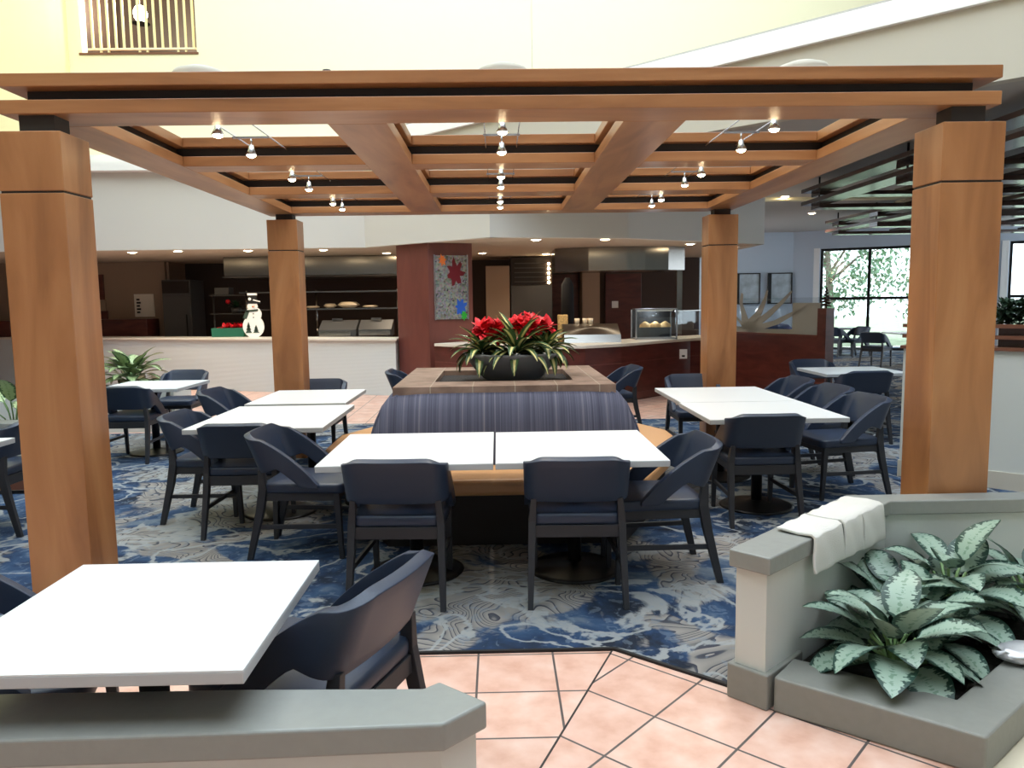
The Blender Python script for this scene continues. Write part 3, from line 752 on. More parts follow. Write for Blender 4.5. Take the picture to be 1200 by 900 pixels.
def poin(x, y, z, r, nf, lab, seed):
    rnd = random.Random(seed)
    t = thing('poinsettia', lab, 'plant', (x, y, bz+.18), 'red poinsettias in the bowl')
    m = MB(); f = MB(); g = MB()
    for k in range(nf):
        a = k*2.4; rr = r*math.sqrt((k+.3)/nf); hx, hy, hz = x+rr*math.cos(a), y+.8*rr*math.sin(a), z+.07*(1-(rr/r)**2)-.05+rnd.uniform(-.015, .015)
        m.tube([(x+.2*rr*math.cos(a), y+.2*rr*math.sin(a), bz+.18), (hx, hy, hz-.02)], .006, 6)
        nrm = Vector((.8*math.cos(a)*rr/r, .8*math.sin(a)*rr/r-.45, .75)).normalized()
        e1 = nrm.orthogonal().normalized(); e2 = nrm.cross(e1)
        for j in range(10):
            th = j*2*PI/10+rnd.uniform(-.2, .2); dv_ = (e1*math.cos(th)+e2*math.sin(th)+nrm*rnd.uniform(.1, .6)).normalized()
            f.leaf((hx, hy, hz), math.atan2(dv_.y, dv_.x), math.asin(dv_.z), rnd.uniform(.09, .13), .075, rnd.uniform(.0, .6), .25, n=4)
        for j in range(4): g.leaf((hx, hy, hz-.035), rnd.random()*6.28, .1, .11, .055, .7, .2, n=4)
    f.build('bracts', 'red', t); g.build('leaves', 'darkgreen', t); m.build('stems', 'stem', t)
poin(bx-.17, by-.04, bz+.42, .135, 12, 'bright red poinsettia on the left of the bowl', 11)
poin(bx+.13, by+.02, bz+.455, .19, 18, 'taller red poinsettia on the right of the bowl', 12)

# ------------------------------------------------------------------ low walls and planter in front
t = thing('low_wall', 'low off white wall with grey cap and pointed end in the foreground', 'wall', (-.6, 1.78, 0)); t['kind'] = 'thing'
capp = [(-5, 1.93), (-.652, 1.886), (-.204, 1.87), (-.165, 1.904), (-.04, 1.796), (-.14, 1.698), (-.587, 1.683), (-5, 1.6)]
MB().prism(capp, .535, .605).build('cap', 'cap', t, bevel=.008, seg=3)
MB().prism([(-5, 1.9), (-.19, 1.845), (-.163, 1.872), (-.07, 1.795), (-.15, 1.722), (-5, 1.635)], 0, .535).build('body', 'wallwhite', t)
A0 = Vector((.888, 2.915)); u = Vector((.728, .686)); nr = Vector((.686, -.728)); wd_ = .172
t = thing('planter', 'corner planter of low white walls with grey caps and a wide grey ledge', 'planter', (1.6, 3.0, 0))
capp = [tuple(A0), tuple(A0+nr*wd_), (1.86, 3.57), (3.6, 3.57), (3.6, 3.70), (1.70, 3.70)]
MB().prism(capp, .535, .605).build('wall_cap', 'cap', t, bevel=.007, seg=3)
i_ = .022
body = [tuple(A0+u*i_+nr*i_), tuple(A0+u*i_+nr*(wd_-i_)), (1.85, 3.59), (3.6, 3.59), (3.6, 3.68), (1.72, 3.68)]
MB().prism(body, 0, .535).build('wall_body', 'wallwhite', t)
MB().prism([tuple(A0), tuple(A0+nr*wd_), tuple(A0+nr*wd_+u*.3), tuple(A0+u*.3)], 0, .142).build('end_plinth', 'capdark', t, bevel=.006)
LZ = .14
led = [(1.03, 2.79), (1.575, 2.355), (3.1, 3.80-.24), (2.82, 3.56), (1.62, 2.6), (1.165, 2.945)]
MB().prism(led, 0, LZ).build('ledge', 'capdark', t, bevel=.01, seg=3)
MB().prism([(1.12, 2.9), (1.62, 2.53), (2.9, 3.58), (1.85, 3.58)], .02, .1).build('soil', 'soil', t)
# draped cloths on the corner
def drape(s0, s1, drop, lab, seed, lift):
    rnd = random.Random(seed); m = MB(); n = 8; rows = []
    A1 = A0+nr*wd_
    path = [(.02-wd_, .0), (-.12, 0), (-.06, 0), (-.005, 0), (.008, -.006), (.012, -.025)]+[(.014+.002*k, -.03-drop*k/5) for k in range(1, 6)]
    for k in range(n+1):
        s = s0+(s1-s0)*k/n; r = []
        for (a, dz) in path:
            w = .004*math.sin(k*1.3+seed+dz*30)
            p = A1+u*(s+.01*math.sin(dz*20+seed))+nr*(a+w+lift)
            r.append(m.bm.verts.new((p.x, p.y, .609+lift+dz+(.003*math.sin(k*1.7+a*40+seed) if dz == 0 else 0))))
        rows.append(r)
    for a, b_ in zip(rows, rows[1:]):
        for j in range(len(path)-1): m.bm.faces.new((a[j], a[j+1], b_[j+1], b_[j]))
    bmesh.ops.recalc_face_normals(m.bm, faces=m.bm.faces)
    o = m.build('cloth', 'towel', solid=.012, bevel=.003, smooth=True, offset=1); tag(o, lab, 'cloth', 'white cloths on the planter wall')
drape(.33, .60, .115, 'nearest of the white cloths draped over the planter wall corner', 1, .002)
drape(.605, .80, .12, 'middle white cloth draped over the planter wall corner', 2, .004)
drape(.805, 1.05, .13, 'farthest of the white cloths draped over the planter wall corner', 3, .003)
# crumpled paper on the ledge
m = MB(); m.ball((2.06, 2.87, .175), .085, 3, (1.5, .9, .38)); rnd = random.Random(4)
for v in m.bm.verts: v.co += Vector((rnd.uniform(-1, 1), rnd.uniform(-1, 1), rnd.uniform(-.5, .5)))*.011
tag(m.build('crumpled_wrapper', 'foil'), 'crumpled silver white wrapper on the planter ledge', 'wrapper')

def aglo(x, y, z, n, L, W, lab, seed, mat='silverleaf', grp='silver leaved plants in the corner planter', az0=0, spread=2*PI, hh=.1):
    rnd = random.Random(seed)
    t = thing('aglaonema', lab, 'plant', (x, y, z), grp)
    m = MB(); st = MB()
    for k in range(n):
        r = k/(n-1)
        az = az0+(k*2.399) % spread+rnd.uniform(-.15, .15); el = .05+1.1*r*rnd.uniform(.7, 1.1)
        pet = rnd.uniform(.09, .17)*(L/.3); hz = hh*(.5+1.6*r)
        q = Vector((x+math.cos(az)*pet*(1-.5*r), y+math.sin(az)*pet*(1-.5*r), z+hz))
        st.tube([(x, y, z-.02), ((x+q.x)/2, (y+q.y)/2, z+hz*.7), tuple(q)], .006, 6)
        m.leaf(q, az, el, L*rnd.uniform(.8, 1.12), W*rnd.uniform(.85, 1.1), rnd.uniform(.7, 1.4), .12, n=9, roll=rnd.uniform(-.3, .3), shape=.72)
    m.build('foliage', mat, t); st.build('stems', 'stem', t)
aglo(1.53, 2.87, .1, 26, .27, .16, 'silver leaved aglaonema at the front of the corner planter, drooping over the ledge', 21)
aglo(1.72, 3.24, .1, 20, .26, .15, 'silver leaved aglaonema against the back corner of the planter', 22)
aglo(2.0, 3.30, .1, 22, .27, .15, 'tall silver leaved aglaonema by the planter back wall', 23, hh=.14)
aglo(1.78, 3.08, .1, 20, .22, .14, 'silver leaved aglaonema beside the crumpled wrapper', 24)
aglo(2.4, 3.36, .1, 18, .27, .15, 'silver leaved aglaonema at the right frame edge in the corner planter', 25)

# left planter behind the column
t = thing('planter_wall', 'low grey capped planter wall behind the left front column', 'planter', (-4.4, 6.9, 0)); t['kind'] = 'thing'
MB().box(-6.5, -3.86, 6.6, 6.78, .14, .54).build('wall_body', 'wallwhite', t); MB().box(-6.5, -3.85, 6.58, 6.8, .54, .605).build('wall_cap', 'cap', t, bevel=.006)
MB().box(-6.5, -3.85, 6.59, 6.79, 0.0, .14).build('plinth', 'brown_wood', t)
MB().box(-6.4, -3.9, 6.8, 7.5, .0, .4).build('soil', 'soil', t)
aglo(-4.42, 7.05, .4, 14, .42, .15, 'broad leaved green plant at the left edge behind the column', 31, 'paleleaf', 'pale variegated plants on the left', hh=.2)
t = thing('plant_box', 'low white plant box in front of the white counter', 'planter', (-4.75, 9.9, 0))
MB().box(-6.4, -4.1, 9.75, 10.3, 0, .55).build('box', 'wallwhite', t); MB().box(-6.35, -4.15, 9.8, 10.25, .55, .56).build('soil', 'soil', t)
aglo(-4.72, 10.0, .56, 44, .36, .16, 'pale variegated bushy plant between the left column and the far left table', 33, 'paleleaf', 'pale variegated plants on the left', hh=.14)

# ------------------------------------------------------------------ white counter and left kitchen
ct = thing('white_counter', 'long white serving counter with ribbed front behind the left tables', 'counter', (-5, 14.6, 0))
fr0, fr1 = (-13, 17.35), (-1.75, 13.2)
def cl(x, off=0):       # point on the counter front line
    k = (x-fr0[0])/(fr1[0]-fr0[0]); return (x, fr0[1]+k*(fr1[1]-fr0[1])+off)
MB().prism([cl(-13), cl(-1.75), cl(-1.75, .6), cl(-13, .6)], 0, .945).build('front', 'ribbed', ct)
MB().prism([cl(-13, -.06), cl(-1.72, -.06), cl(-1.72, .68), cl(-13, .68)], .945, .98).build('top', 'countertop', ct, bevel=.006)
t = thing('exhaust_hood', 'long stainless exhaust hood over the left kitchen shelves', 'hood', (-3.7, 16.3, 2.15))
MB().box(-5.57, -1.9, 16, 17.2, 2.17, 2.56).build('hood', 'steel', t, bevel=.01); MB().box(-5.6, -1.88, 15.97, 17.2, 2.14, 2.17).build('lip', 'steel_dull', t)
t = thing('shelf_unit', 'two tier stainless pass shelf with posts under the left hood', 'shelf', (-3.5, 15.6, .98))
for z in (1.84, 1.5): MB().box(-5.1, -1.9, 15.45, 15.85, z-.03, z).build('shelf', 'steel', t)
for x in (-5.0, -3.62, -2.0): MB().tube([(x, 15.6, .85), (x, 15.6, 1.87)], .022).build('post', 'steel', t)
MB().box(-5.1, -1.9, 15.4, 15.95, .78, .86).build('table_top', 'steel', t)
for i, (x, r, h) in enumerate(((-2.98, .22, .12), (-3.35, .13, .09), (-2.55, .16, .05), (-3.7, .14, .05))):
    m = MB().lathe([(r*.5, 0), (r, h*.5), (r*.97, h*.6), (r*.7, h), (0, h*1.05)], (x, 15.62, 1.5), 20, False)
    o = m.build('serving_dish', 'dish'); tag(o, ('largest domed cream dish on the lower pass shelf', 'small domed cream dish left of the largest one on the pass shelf', 'flat cream dish right of the largest one on the pass shelf', 'flat cream dish near the shelf post')[i], 'dish', 'cream dishes on the pass shelf')
for i, x0 in enumerate((-3.36, -2.62)):
    t = thing('food_warmer', ('left', 'right')[i]+' slanted steel food warmer under the pass shelf', 'warmer', (x0+.3, 15.1, .98))
    MB().extrude([(x0, 14.55, .98), (x0, 15.0, .98), (x0, 15.0, 1.27), (x0, 14.9, 1.27), (x0, 14.55, 1.1)], (.7 if i == 0 else .62, 0, 0)).build('body', 'steel_dull', t)
    MB().box(x0+.02, x0+.6, 14.53, 14.55, .985, 1.08).build('front_panel', 'steel', t); MB().box(x0+.2, x0+.4, 14.85, 14.88, 1.27, 1.31).build('handle', 'steel', t)
t = thing('refrigerator', 'tall grey steel refrigerator in the dark left kitchen', 'fridge', (-7, 17.6, 0))
MB().box(-7.27, -6.66, 17.0, 17.8, .02, 2.15).build('cabinet', 'steel_dull', t, bevel=.01)
dr = MB().box(-7.25, -6.68, 16.96, 17.0, .1, 1.8).build('door', 'steel_dull', t, bevel=.006); MB().box(-7.25, -6.68, 16.965, 17.0, 1.86, 2.12).build('grille', 'oven', t)
MB().tube([(-6.74, 16.93, .8), (-6.74, 16.93, 1.4)], .014).build('handle', 'black', dr)
t = thing('wire_rack', 'dark rack with small boxes between the refrigerator and the snowman', 'rack', (-5.4, 16.2, 0))
for z in (.9, 1.42, 1.8): MB().box(-5.9, -5.15, 16.0, 16.4, z-.02, z).build('shelf', 'steel_dull', t)
for x in (-5.88, -5.17): MB().tube([(x, 16.2, 0), (x, 16.2, 1.82)], .018).build('post', 'steel_dull', t)
tag(MB().box(-5.8, -5.5, 16.05, 16.35, 1.8, 1.95).build('carton', 'steel_dull', bevel=.01), 'grey carton on the top of the dark rack', 'box')
t = thing('potted_herb', 'small green plant with red flower on the dark rack', 'plant', (-5.4, 16.15, 1.42))
MB().lathe([(.09, 0), (.11, .12)], (-5.4, 16.15, 1.42), 14).build('pot', 'glass' if False else 'steel_dull', t); m = MB()
for k in range(24): m.leaf((-5.4, 16.15, 1.53), k*2.4, .2+k*.05, .2, .07, .9, .2, n=4)
m.build('foliage', 'darkgreen', t); MB().ball((-5.55, 16.1, 1.66), .05).build('flower', 'red', t)
t = thing('gift_box', 'green box with red flowers on top on the white counter', 'box', (-5.2, 15.1, .98))
MB().box(-5.5, -4.88, 14.95, 15.25, .98, 1.15).build('box', 'green_box', t, bevel=.006); m = MB(); rnd = random.Random(3)
for k in range(40): m.leaf((-5.1+rnd.uniform(-.25, .2), 15.1+rnd.uniform(-.1, .1), 1.15), rnd.random()*6.28, rnd.uniform(.2, 1.3), .13, .07, .8, .2, n=4)
m.build('flowers', 'red', t)
# snowman board
sx, sy, sz = -4.62, 14.72, .98
t = thing('snowman_cutout', 'white snowman board with black top hat and green scarf on the white counter', 'decoration', (sx, sy, sz))
def disc(m, cx_, cz_, rx, rz, y0, y1, n=24): return m.extrude([(cx_+rx*math.cos(2*PI*i/n), y0, cz_+rz*math.sin(2*PI*i/n)) for i in range(n)], (0, y1-y0, 0))
disc(MB(), sx, sz+.2, .2, .215, sy, sy+.03).build('lower_body', 'snow', t)
disc(MB(), sx+.01, sz+.43, .15, .14, sy+.004, sy+.034).build('upper_body', 'snow', t)
disc(MB(), sx, sz+.58, .095, .085, sy+.002, sy+.032).build('head', 'snow', t)
h = MB(); h.box(sx-.08, sx+.085, sy-.004, sy+.03, sz+.645, sz+.8); h.box(sx-.13, sx+.15, sy-.006, sy+.03, sz+.63, sz+.66); h.build('hat', 'black', t)
MB().box(sx-.085, sx+.09, sy-.008, sy+.03, sz+.785, sz+.825).build('hat_top', 'snow', t)
MB().ball((sx-.045, sy-.006, sz+.715), .03, 2, (1, .3, 1)).build('hat_flower', 'snow', t)
MB().bar((sx+.02, sy-.01, sz+.70), (sx+.15, sy-.01, sz+.665), .01, .02).build('hat_ribbon', 'snow', t)
h = MB(); h.extrude([(sx-.12, sy-.006, sz+.47), (sx+.1, sy-.006, sz+.49), (sx+.1, sy-.006, sz+.525), (sx-.12, sy-.006, sz+.51)], (0, .02, 0)); h.extrude([(sx-.12, sy-.006, sz+.51), (sx-.06, sy-.006, sz+.49), (sx-.12, sy-.006, sz+.34), (sx-.19, sy-.006, sz+.36)], (0, .02, 0)); h.build('scarf', 'scarf', t)
MB().tube([(sx+.0, sy-.006, sz+.575), (sx+.06, sy-.03, sz+.58)], [.014, .003]).build('nose', 'orange', t)
h = MB()
for z in (.44, .37): h.ball((sx+.01, sy+.0, sz+z), .012)
h.build('buttons', 'black', t)
h = MB()
for dx, hh_ in ((-.09, .2), (.05, .14)):
    for k in range(3): h.extrude([(sx+dx-.06+.014*k, sy-.006, sz+.08+hh_*k*.28), (sx+dx+.06-.014*k, sy-.006, sz+.08+hh_*k*.28), (sx+dx, sy-.006, sz+.08+hh_*(k*.28+.5))], (0, .01, 0))
h.build('painted_trees', 'scarf', t)
# poster, panels and door frame on the tan wall
t = thing('notice_poster', 'white notice with a column of small black icons on the tan kitchen wall', 'poster', (-7.85, 17.38, 1.32))
MB().box(-8.05, -7.62, 17.37, 17.395, 1.36, 1.86).build('sheet', 'countertop', t)
m = MB()
for k in range(5): m.box(-8.0, -7.93+.02*(k % 2), 17.364, 17.372, 1.72-.07*k, 1.76-.07*k)
m.build('icons', 'black', t)
tag(MB().box(-8.75, -7.5, 16.7, 17.3, .5, 1.32).build('side_cabinet', 'redwood', bevel=.01), 'dark red cabinet below the notice on the tan wall', 'cabinet')
tag(MB().box(-11.4, -10.4, 16.7, 17.3, .5, 1.32).build('side_cabinet', 'redwood', bevel=.01), 'dark red cabinet left of the wooden front column', 'cabinet')
t = thing('door_panel', 'tall dark brown door edge beside the tan wall, behind the column', 'door', (-8.6, 17.36, 0))
MB().box(-8.85, -8.7, 17.34, 17.4, 1.75, 2.3).build('upper_panel', 'redwood', t); MB().box(-8.8, -8.65, 17.34, 17.4, 0, 1.5).build('lower_panel', 'redwood', t); MB().box(-8.83, -8.68, 17.35, 17.4, 1.5, 1.75).build('middle_panel', 'tanwall', t)

# ------------------------------------------------------------------ art pillar
pl = [(-1.72, 13.42), (-1.14, 12.92), (-.42, 13.2), (-.6, 13.9), (-1.6, 14)]
tag(MB().prism(pl, 0, 2.565).build('pillar', 'pillarwood'), 'dark maroon pillar carrying the glittering panel', 'pillar', None, 'structure')
pa, pb = Vector((-1.14, 12.92, 0)), Vector((-.42, 13.2, 0)); pd = (pb-pa).normalized(); pn = Vector((pd.y, -pd.x, 0)); pw = (pb-pa).length
t = thing('mosaic_panel', 'glittering mosaic panel with a dark red splash on the maroon pillar', 'artwork', tuple(pa+pd*pw*.5+pn*.02+Vector((0, 0, 1.28))))
def pq(a, z, o): return tuple(pa+pd*a+pn*o+Vector((0, 0, z)))
MB().extrude([pq(.10, 1.3, .0), pq(.66, 1.3, .0), pq(.66, 2.36, .0), pq(.10, 2.36, .0)], pn*.03).build('mosaic', 'mosaic', t)
for a in (.085, .66): MB().extrude([pq(a, 1.29, 0), pq(a+.025, 1.29, 0), pq(a+.025, 2.37, 0), pq(a, 2.37, 0)], pn*.045).build('side_strip', 'chrome', t)
rnd = random.Random(9)
def splat(ca, cz, r, n, mat, nm, o, sd):
    rnd = random.Random(sd)
    MB().extrude([pq(ca+math.cos(2*PI*i/n)*r*(.8+.25*math.sin(i*1.7+sd)+rnd.uniform(-.12, .12)), cz+1.4*math.sin(2*PI*i/n)*r*(.8+.25*math.sin(i*1.7+sd)+rnd.uniform(-.12, .12)), o) for i in range(n)], pn*.004).build(nm, mat, t)
M['darkred'] = plain('dark_red_glass', (110, 18, 34), .4); M['iridblue'] = plain('iridescent_blue', (60, 110, 220), .3, .5); M['iridgreen'] = plain('iridescent_green', (60, 190, 70), .3, .5)
splat(.46, 2.08, .16, 26, 'darkred', 'red_splash', .031, 2); splat(.55, 1.5, .11, 26, 'iridblue', 'blue_patch', .031, 5); splat(.6, 1.36, .06, 26, 'iridgreen', 'green_patch', .032, 6); splat(.24, 2.28, .07, 26, 'orange', 'orange_patch', .031, 7)

# ------------------------------------------------------------------ red counter and the right kitchen
cpts = [(-1.05, 12.75), (-.5, 12.25), (.1, 11.75), (.7, 11.45), (1.3, 11.5), (1.9, 11.85), (2.6, 12.55), (3.3, 13.2), (4.1, 13.6)]
t = thing('serving_counter', 'curved dark red serving counter with a pale top behind the booth', 'counter', (1.4, 12, 0))
poly, _, _ = wallstrip(cpts, 0, 1, .7); MB().prism(poly, 0, .87).build('front', 'redwood', t)
poly, _, _ = wallstrip([(x, y-.07) for x, y in cpts], 0, 1, .85); MB().prism(poly, .87, .915).build('top', 'countertop', t, bevel=.006)
m = MB(); m.prism(wallstrip([(x, y-.01) for x, y in cpts], 0, 1, .02)[0], .60, .615); m.prism(wallstrip([(x, y-.012) for x, y in cpts], 0, 1, .02)[0], .02, .12); m.build('front_molding', 'pillarwood', t)
t = thing('outlet', 'white outlet plate on the red counter front beside the right rear column', 'outlet', (3.13, 13.0, .62))
MB().box(3.06, 3.19, 12.97, 12.985, .58, .74).build('plate', 'white_plastic', t); MB().box(3.1, 3.15, 12.965, 12.971, .61, .64).build('socket', 'black', t)
t = thing('exhaust_hood', 'curved shiny steel hood over the right kitchen', 'hood', (2.4, 14.8, 2.12))
hp = [(1.1, 14.75), (1.7, 14.45), (2.4, 14.4), (2.75, 14.42)]
MB().prism(hp+[(2.75, 15.6), (1.1, 15.6)], 2.13, 2.562).build('left_panel', 'steel', t)
MB().prism([(2.75, 14.42), (3.2, 14.5), (3.55, 14.7), (3.55, 15.6), (2.75, 15.6)], 2.13, 2.562).build('right_panel', 'steel', t)
MB().box(3.42, 3.52, 14.75, 14.85, 0, 2.13).build('post', 'steel', t)
t = thing('oven_stack', 'dark stacked ovens with glowing racks in the middle of the kitchen', 'oven', (.75, 17.4, 0))
MB().box(.3, 1.2, 17, 17.9, 0, 1.93).build('steel_base', 'steel_dull', t); MB().box(.3, 1.2, 17.05, 17.9, 1.94, 2.54).build('upper_oven', 'oven', t)
for k in range(5): MB().box(.38, 1.08, 17.0, 17.05, 2.0+.1*k, 2.02+.1*k).build('rack', 'steel_dull', t)
m = MB()
for k in range(5): m.ball((1.13, 17.02, 1.99+.1*k), .03)
m.build('indicator_lights', 'bulb', t)
tag(MB().box(-.25, .27, 17.0, 17.6, 0, 2.36).build('tall_cabinet', 'tanwall', bevel=.008), 'tall tan cabinet beside the dark ovens', 'cabinet')
tag(MB().lathe([(.12, 0), (.14, .3), (.13, .9), (.05, 1.05)], (1.5, 16.6, 1.02), 14).build('hanging_coat', 'black_cloth'), 'black cloth hanging beside the ovens', 'cloth')
tag(MB().box(1.3, 1.7, 16.4, 16.8, 0, 1.02).build('prep_cabinet', 'steel_dull', bevel=.01), 'steel prep cabinet below the hanging black cloth', 'cabinet')
for i, (x0, x1, mm, lab) in enumerate(((2.55, 3.4, 'redwood', 'dark red kitchen door with a switch plate'), (1.0, 1.9, 'redwood', 'dark kitchen wall cabinet behind the pass'))):
    t = thing('kitchen_door' if i == 0 else 'wall_cabinet', lab, 'door' if i == 0 else 'cabinet', ((x0+x1)/2, 18.35, 0))
    MB().box(x0, x1, 18.3, 18.395, 0, 2.2).build('leaf', mm, t, bevel=.005)
    MB().box(x0+.15, x0+.3, 18.28, 18.3, 1.4, 1.56).build('plate', 'white_plastic' if i == 0 else 'steel_dull', t)
t = thing('food_warmer', 'slanted steel warmer with glowing highlights on the red counter behind the flowers', 'warmer', (1.55, 12.4, .915))
MB().extrude([(1.05, 12.2, .915), (1.05, 12.75, .915), (1.05, 12.75, 1.2), (1.05, 12.6, 1.2), (1.05, 12.25, 1.04)], (.9, 0, 0)).build('body', 'steel', t)
tag(MB().box(1.0, 1.16, 12.8, 12.95, .9, 1.35).build('utensil_crate', 'food', bevel=.01), 'tan crate of sticks beside the steel warmer', 'crate')
for i, dx in enumerate((0, .13, .22)):
    tag(MB().lathe([(.035, 0), (.045, .09)], (1.3+dx, 12.68, 1.2), 14).build('cup', 'dish'), ('first', 'second', 'third')[i]+' small cup on the steel warmer, counted from the flowers', 'cup', 'cups on the steel warmer')
t = thing('display_case', 'lit glass display case with steel frame on the red counter', 'display case', (2.6, 13.05, .915))
x0, x1, y0, y1, z0, z1 = 2.3, 2.98, 12.85, 13.3, .915, 1.42
m = MB()
for x in (x0, x1):
    for y in (y0, y1): m.box(x-.012, x+.012, y-.012, y+.012, z0, z1)
for z in (z0+.012, z1):
    for y in (y0, y1): m.box(x0, x1, y-.012, y+.012, z-.012, z+.012)
    for x in (x0, x1): m.box(x-.012, x+.012, y0, y1, z-.012, z+.012)
m.build('frame', 'chrome', t); MB().box(x0, x1, y0-.003, y0+.003, z0, z1).build('front_glass', 'glass', t)
MB().box(x0, x1, y1-.01, y1, z0, z1).build('back_panel', 'black', t); MB().box(x0+.02, x1-.02, y0+.02, y1-.02, z0+.19, z0+.2).build('shelf', 'glass', t)
MB().box(x0+.04, x1-.04, y0+.1, y0+.13, z1-.035, z1-.015).build('lamp', 'white_plastic', t)
lamp('case_light', 'POINT', (2.64, 13.1, 1.35), 1.2, (.8, .9, 1), .05)
for i in range(3):
    tag(MB().lathe([(.1, 0), (.09, .05), (.03, .09), (0, .1)], (2.5+.17*i, 13.1, z0+.2), 14, False).build('pastry', 'food'), ('left', 'middle', 'right')[i]+' golden pastry inside the lit display case', 'pastry', 'pastries in the display case')
t = thing('sneeze_guard', 'clear glass guard right of the lit display case', 'glass guard', (3.3, 13.4, .915))
MB().prism([(3.0, 13.05), (3.75, 13.55), (3.75, 13.556), (3.0, 13.056)], .915, 1.38).build('glass', 'glass', t); MB().bar((3.0, 13.05, 1.385), (3.75, 13.55, 1.385), .02, .015).build('top_rail', 'steel', t)

# ------------------------------------------------------------------ red island with frosted glass
ia, ib = Vector((3.75, 13.3, 0)), Vector((4.67, 11.2, 0)); idr = (ib-ia).normalized(); iln = (ib-ia).length; inn = Vector((idr.y, -idr.x, 0))*-1
if inn.y > 0: inn = -inn
back = -inn
def ip(a, z, o=0): return tuple(ia+idr*a+back*o+Vector((0, 0, z)))
t = thing('island_partition', 'dark red waist high island with a frosted glass screen and end post', 'partition', tuple((ia+ib)/2)); t['kind'] = 'thing'
IZ = 1.0
MB().extrude([ip(0, 0), ip(iln, 0), ip(iln, IZ), ip(0, IZ)], back*.12).build('body', 'redwood', t)
MB().extrude([ip(0, IZ, -.03), ip(iln, IZ, -.03), ip(iln, IZ+.03, -.03), ip(0, IZ+.03, -.03)], back*.18).build('top', 'pillarwood', t)
MB().extrude([ip(iln, 0, -.02), ip(iln+.16, 0, -.02), ip(iln+.16, 1.42, -.02), ip(iln, 1.42, -.02)], back*.16).build('end_post', 'redwood', t)
MB().extrude([ip(.05, IZ+.03, .05), ip(iln, IZ+.03, .05), ip(iln, 1.58, .05), ip(.05, 1.58, .05)], back*.008).build('glass', 'glass', t)
fz = MB(); fz.extrude([ip(iln-.55, IZ+.03, .04), ip(iln-.01, IZ+.03, .04), ip(iln-.01, 1.5, .04), ip(iln-.55, 1.5, .04)], back*.004)
fz.extrude([ip(.1, IZ+.03, .04), ip(iln-.55, IZ+.03, .04), ip(iln-.55, IZ+.1, .04), ip(1.0, IZ+.09, .04), ip(.1, IZ+.15, .04)], back*.004)
for pts in ([(.75, 1.03, .16), (.7, 1.25, .11), (.6, 1.5, .05), (.62, 1.66, .03)], [(.75, 1.1, .14), (1.0, 1.32, .08), (1.15, 1.55, .04), (1.2, 1.7, .02)], [(.8, 1.1, .12), (1.2, 1.3, .08), (1.5, 1.5, .05), (1.72, 1.68, .02)], [(.8, 1.06, .12), (1.4, 1.2, .08), (1.9, 1.4, .04), (2.1, 1.5, .01)], [(.7, 1.1, .1), (.45, 1.3, .06), (.3, 1.5, .02)]):
    L_, R_ = [], []
    for k, (a, z, w) in enumerate(pts):
        L_.append((a-w*.8, z+w*.3)); R_.append((a+w*.8, z-w*.3))
    fz.extrude([ip(a, z, .04) for a, z in L_+R_[::-1]], back*.004)
fz.build('frosted_branches', 'frost', t)
t = thing('spiral_tree', 'small dark spiral tree ornament on the island end post', 'ornament', ip(iln+.08, 1.42, .06))
c0 = Vector(ip(iln+.08, 1.42, .06)); m = MB(); m.tube([tuple(c0+Vector((.075*(1-k/40)*math.cos(k*.9), .075*(1-k/40)*math.sin(k*.9), .03+.27*k/40))) for k in range(41)], .012, 6); m.build('spiral', 'darkwood', t)
MB().tube([tuple(c0), tuple(c0+Vector((0, 0, .32)))], [.012, .004]).build('trunk', 'darkwood', t)
# table with linens and cup behind the island
t = thing('side_table', 'round grey topped table with blue linen behind the frosted glass', 'table', (4.78, 13.35, 0))
MB().lathe([(.55, .98), (.55, 1.02)], (4.78, 13.35, 0), 32).build('top', 'fascia', t); MB().lathe([(.3, 0), (.06, .04), (.05, .98)], (4.78, 13.35, 0), 20).build('pedestal', 'black_metal', t)
tag(MB().lathe([(.3, 0), (.32, .04), (.26, .1), (.1, .13), (0, .13)], (4.75, 13.3, 1.02), 18, False).build('folded_linen', 'blue_cloth'), 'heap of blue linen on the round table behind the glass', 'linen')
t = thing('paper_cup', 'white and blue box shaped cup behind the frosted glass', 'cup', (4.36, 13.1, 1.02))
MB().box(4.3, 4.42, 13.05, 13.15, 1.02, 1.17).build('body', 'white_plastic', t, bevel=.01); MB().box(4.32, 4.4, 13.043, 13.05, 1.06, 1.12).build('blue_mark', 'iridblue', t)
# framed prints on the blue wall
for i, x0 in enumerate((7.05, 8.0)):
    t = thing('framed_print', ('left', 'right')[i]+' grey framed print on the pale blue wall', 'picture', (x0+.36, 22.85, 1.5), 'framed prints')
    m = MB(); m.box(x0, x0+.09, 22.82, 22.9, 1.43, 2.3); m.box(x0+.69, x0+.71, 22.82, 22.9, 1.43, 2.3); m.box(x0, x0+.71, 22.82, 22.9, 1.41, 1.44); m.box(x0, x0+.71, 22.82, 22.9, 2.29, 2.32); m.build('frame', 'black', t)
    MB().box(x0+.06, x0+.69, 22.86, 22.88, 1.43, 2.3).build('print', 'picture', t)

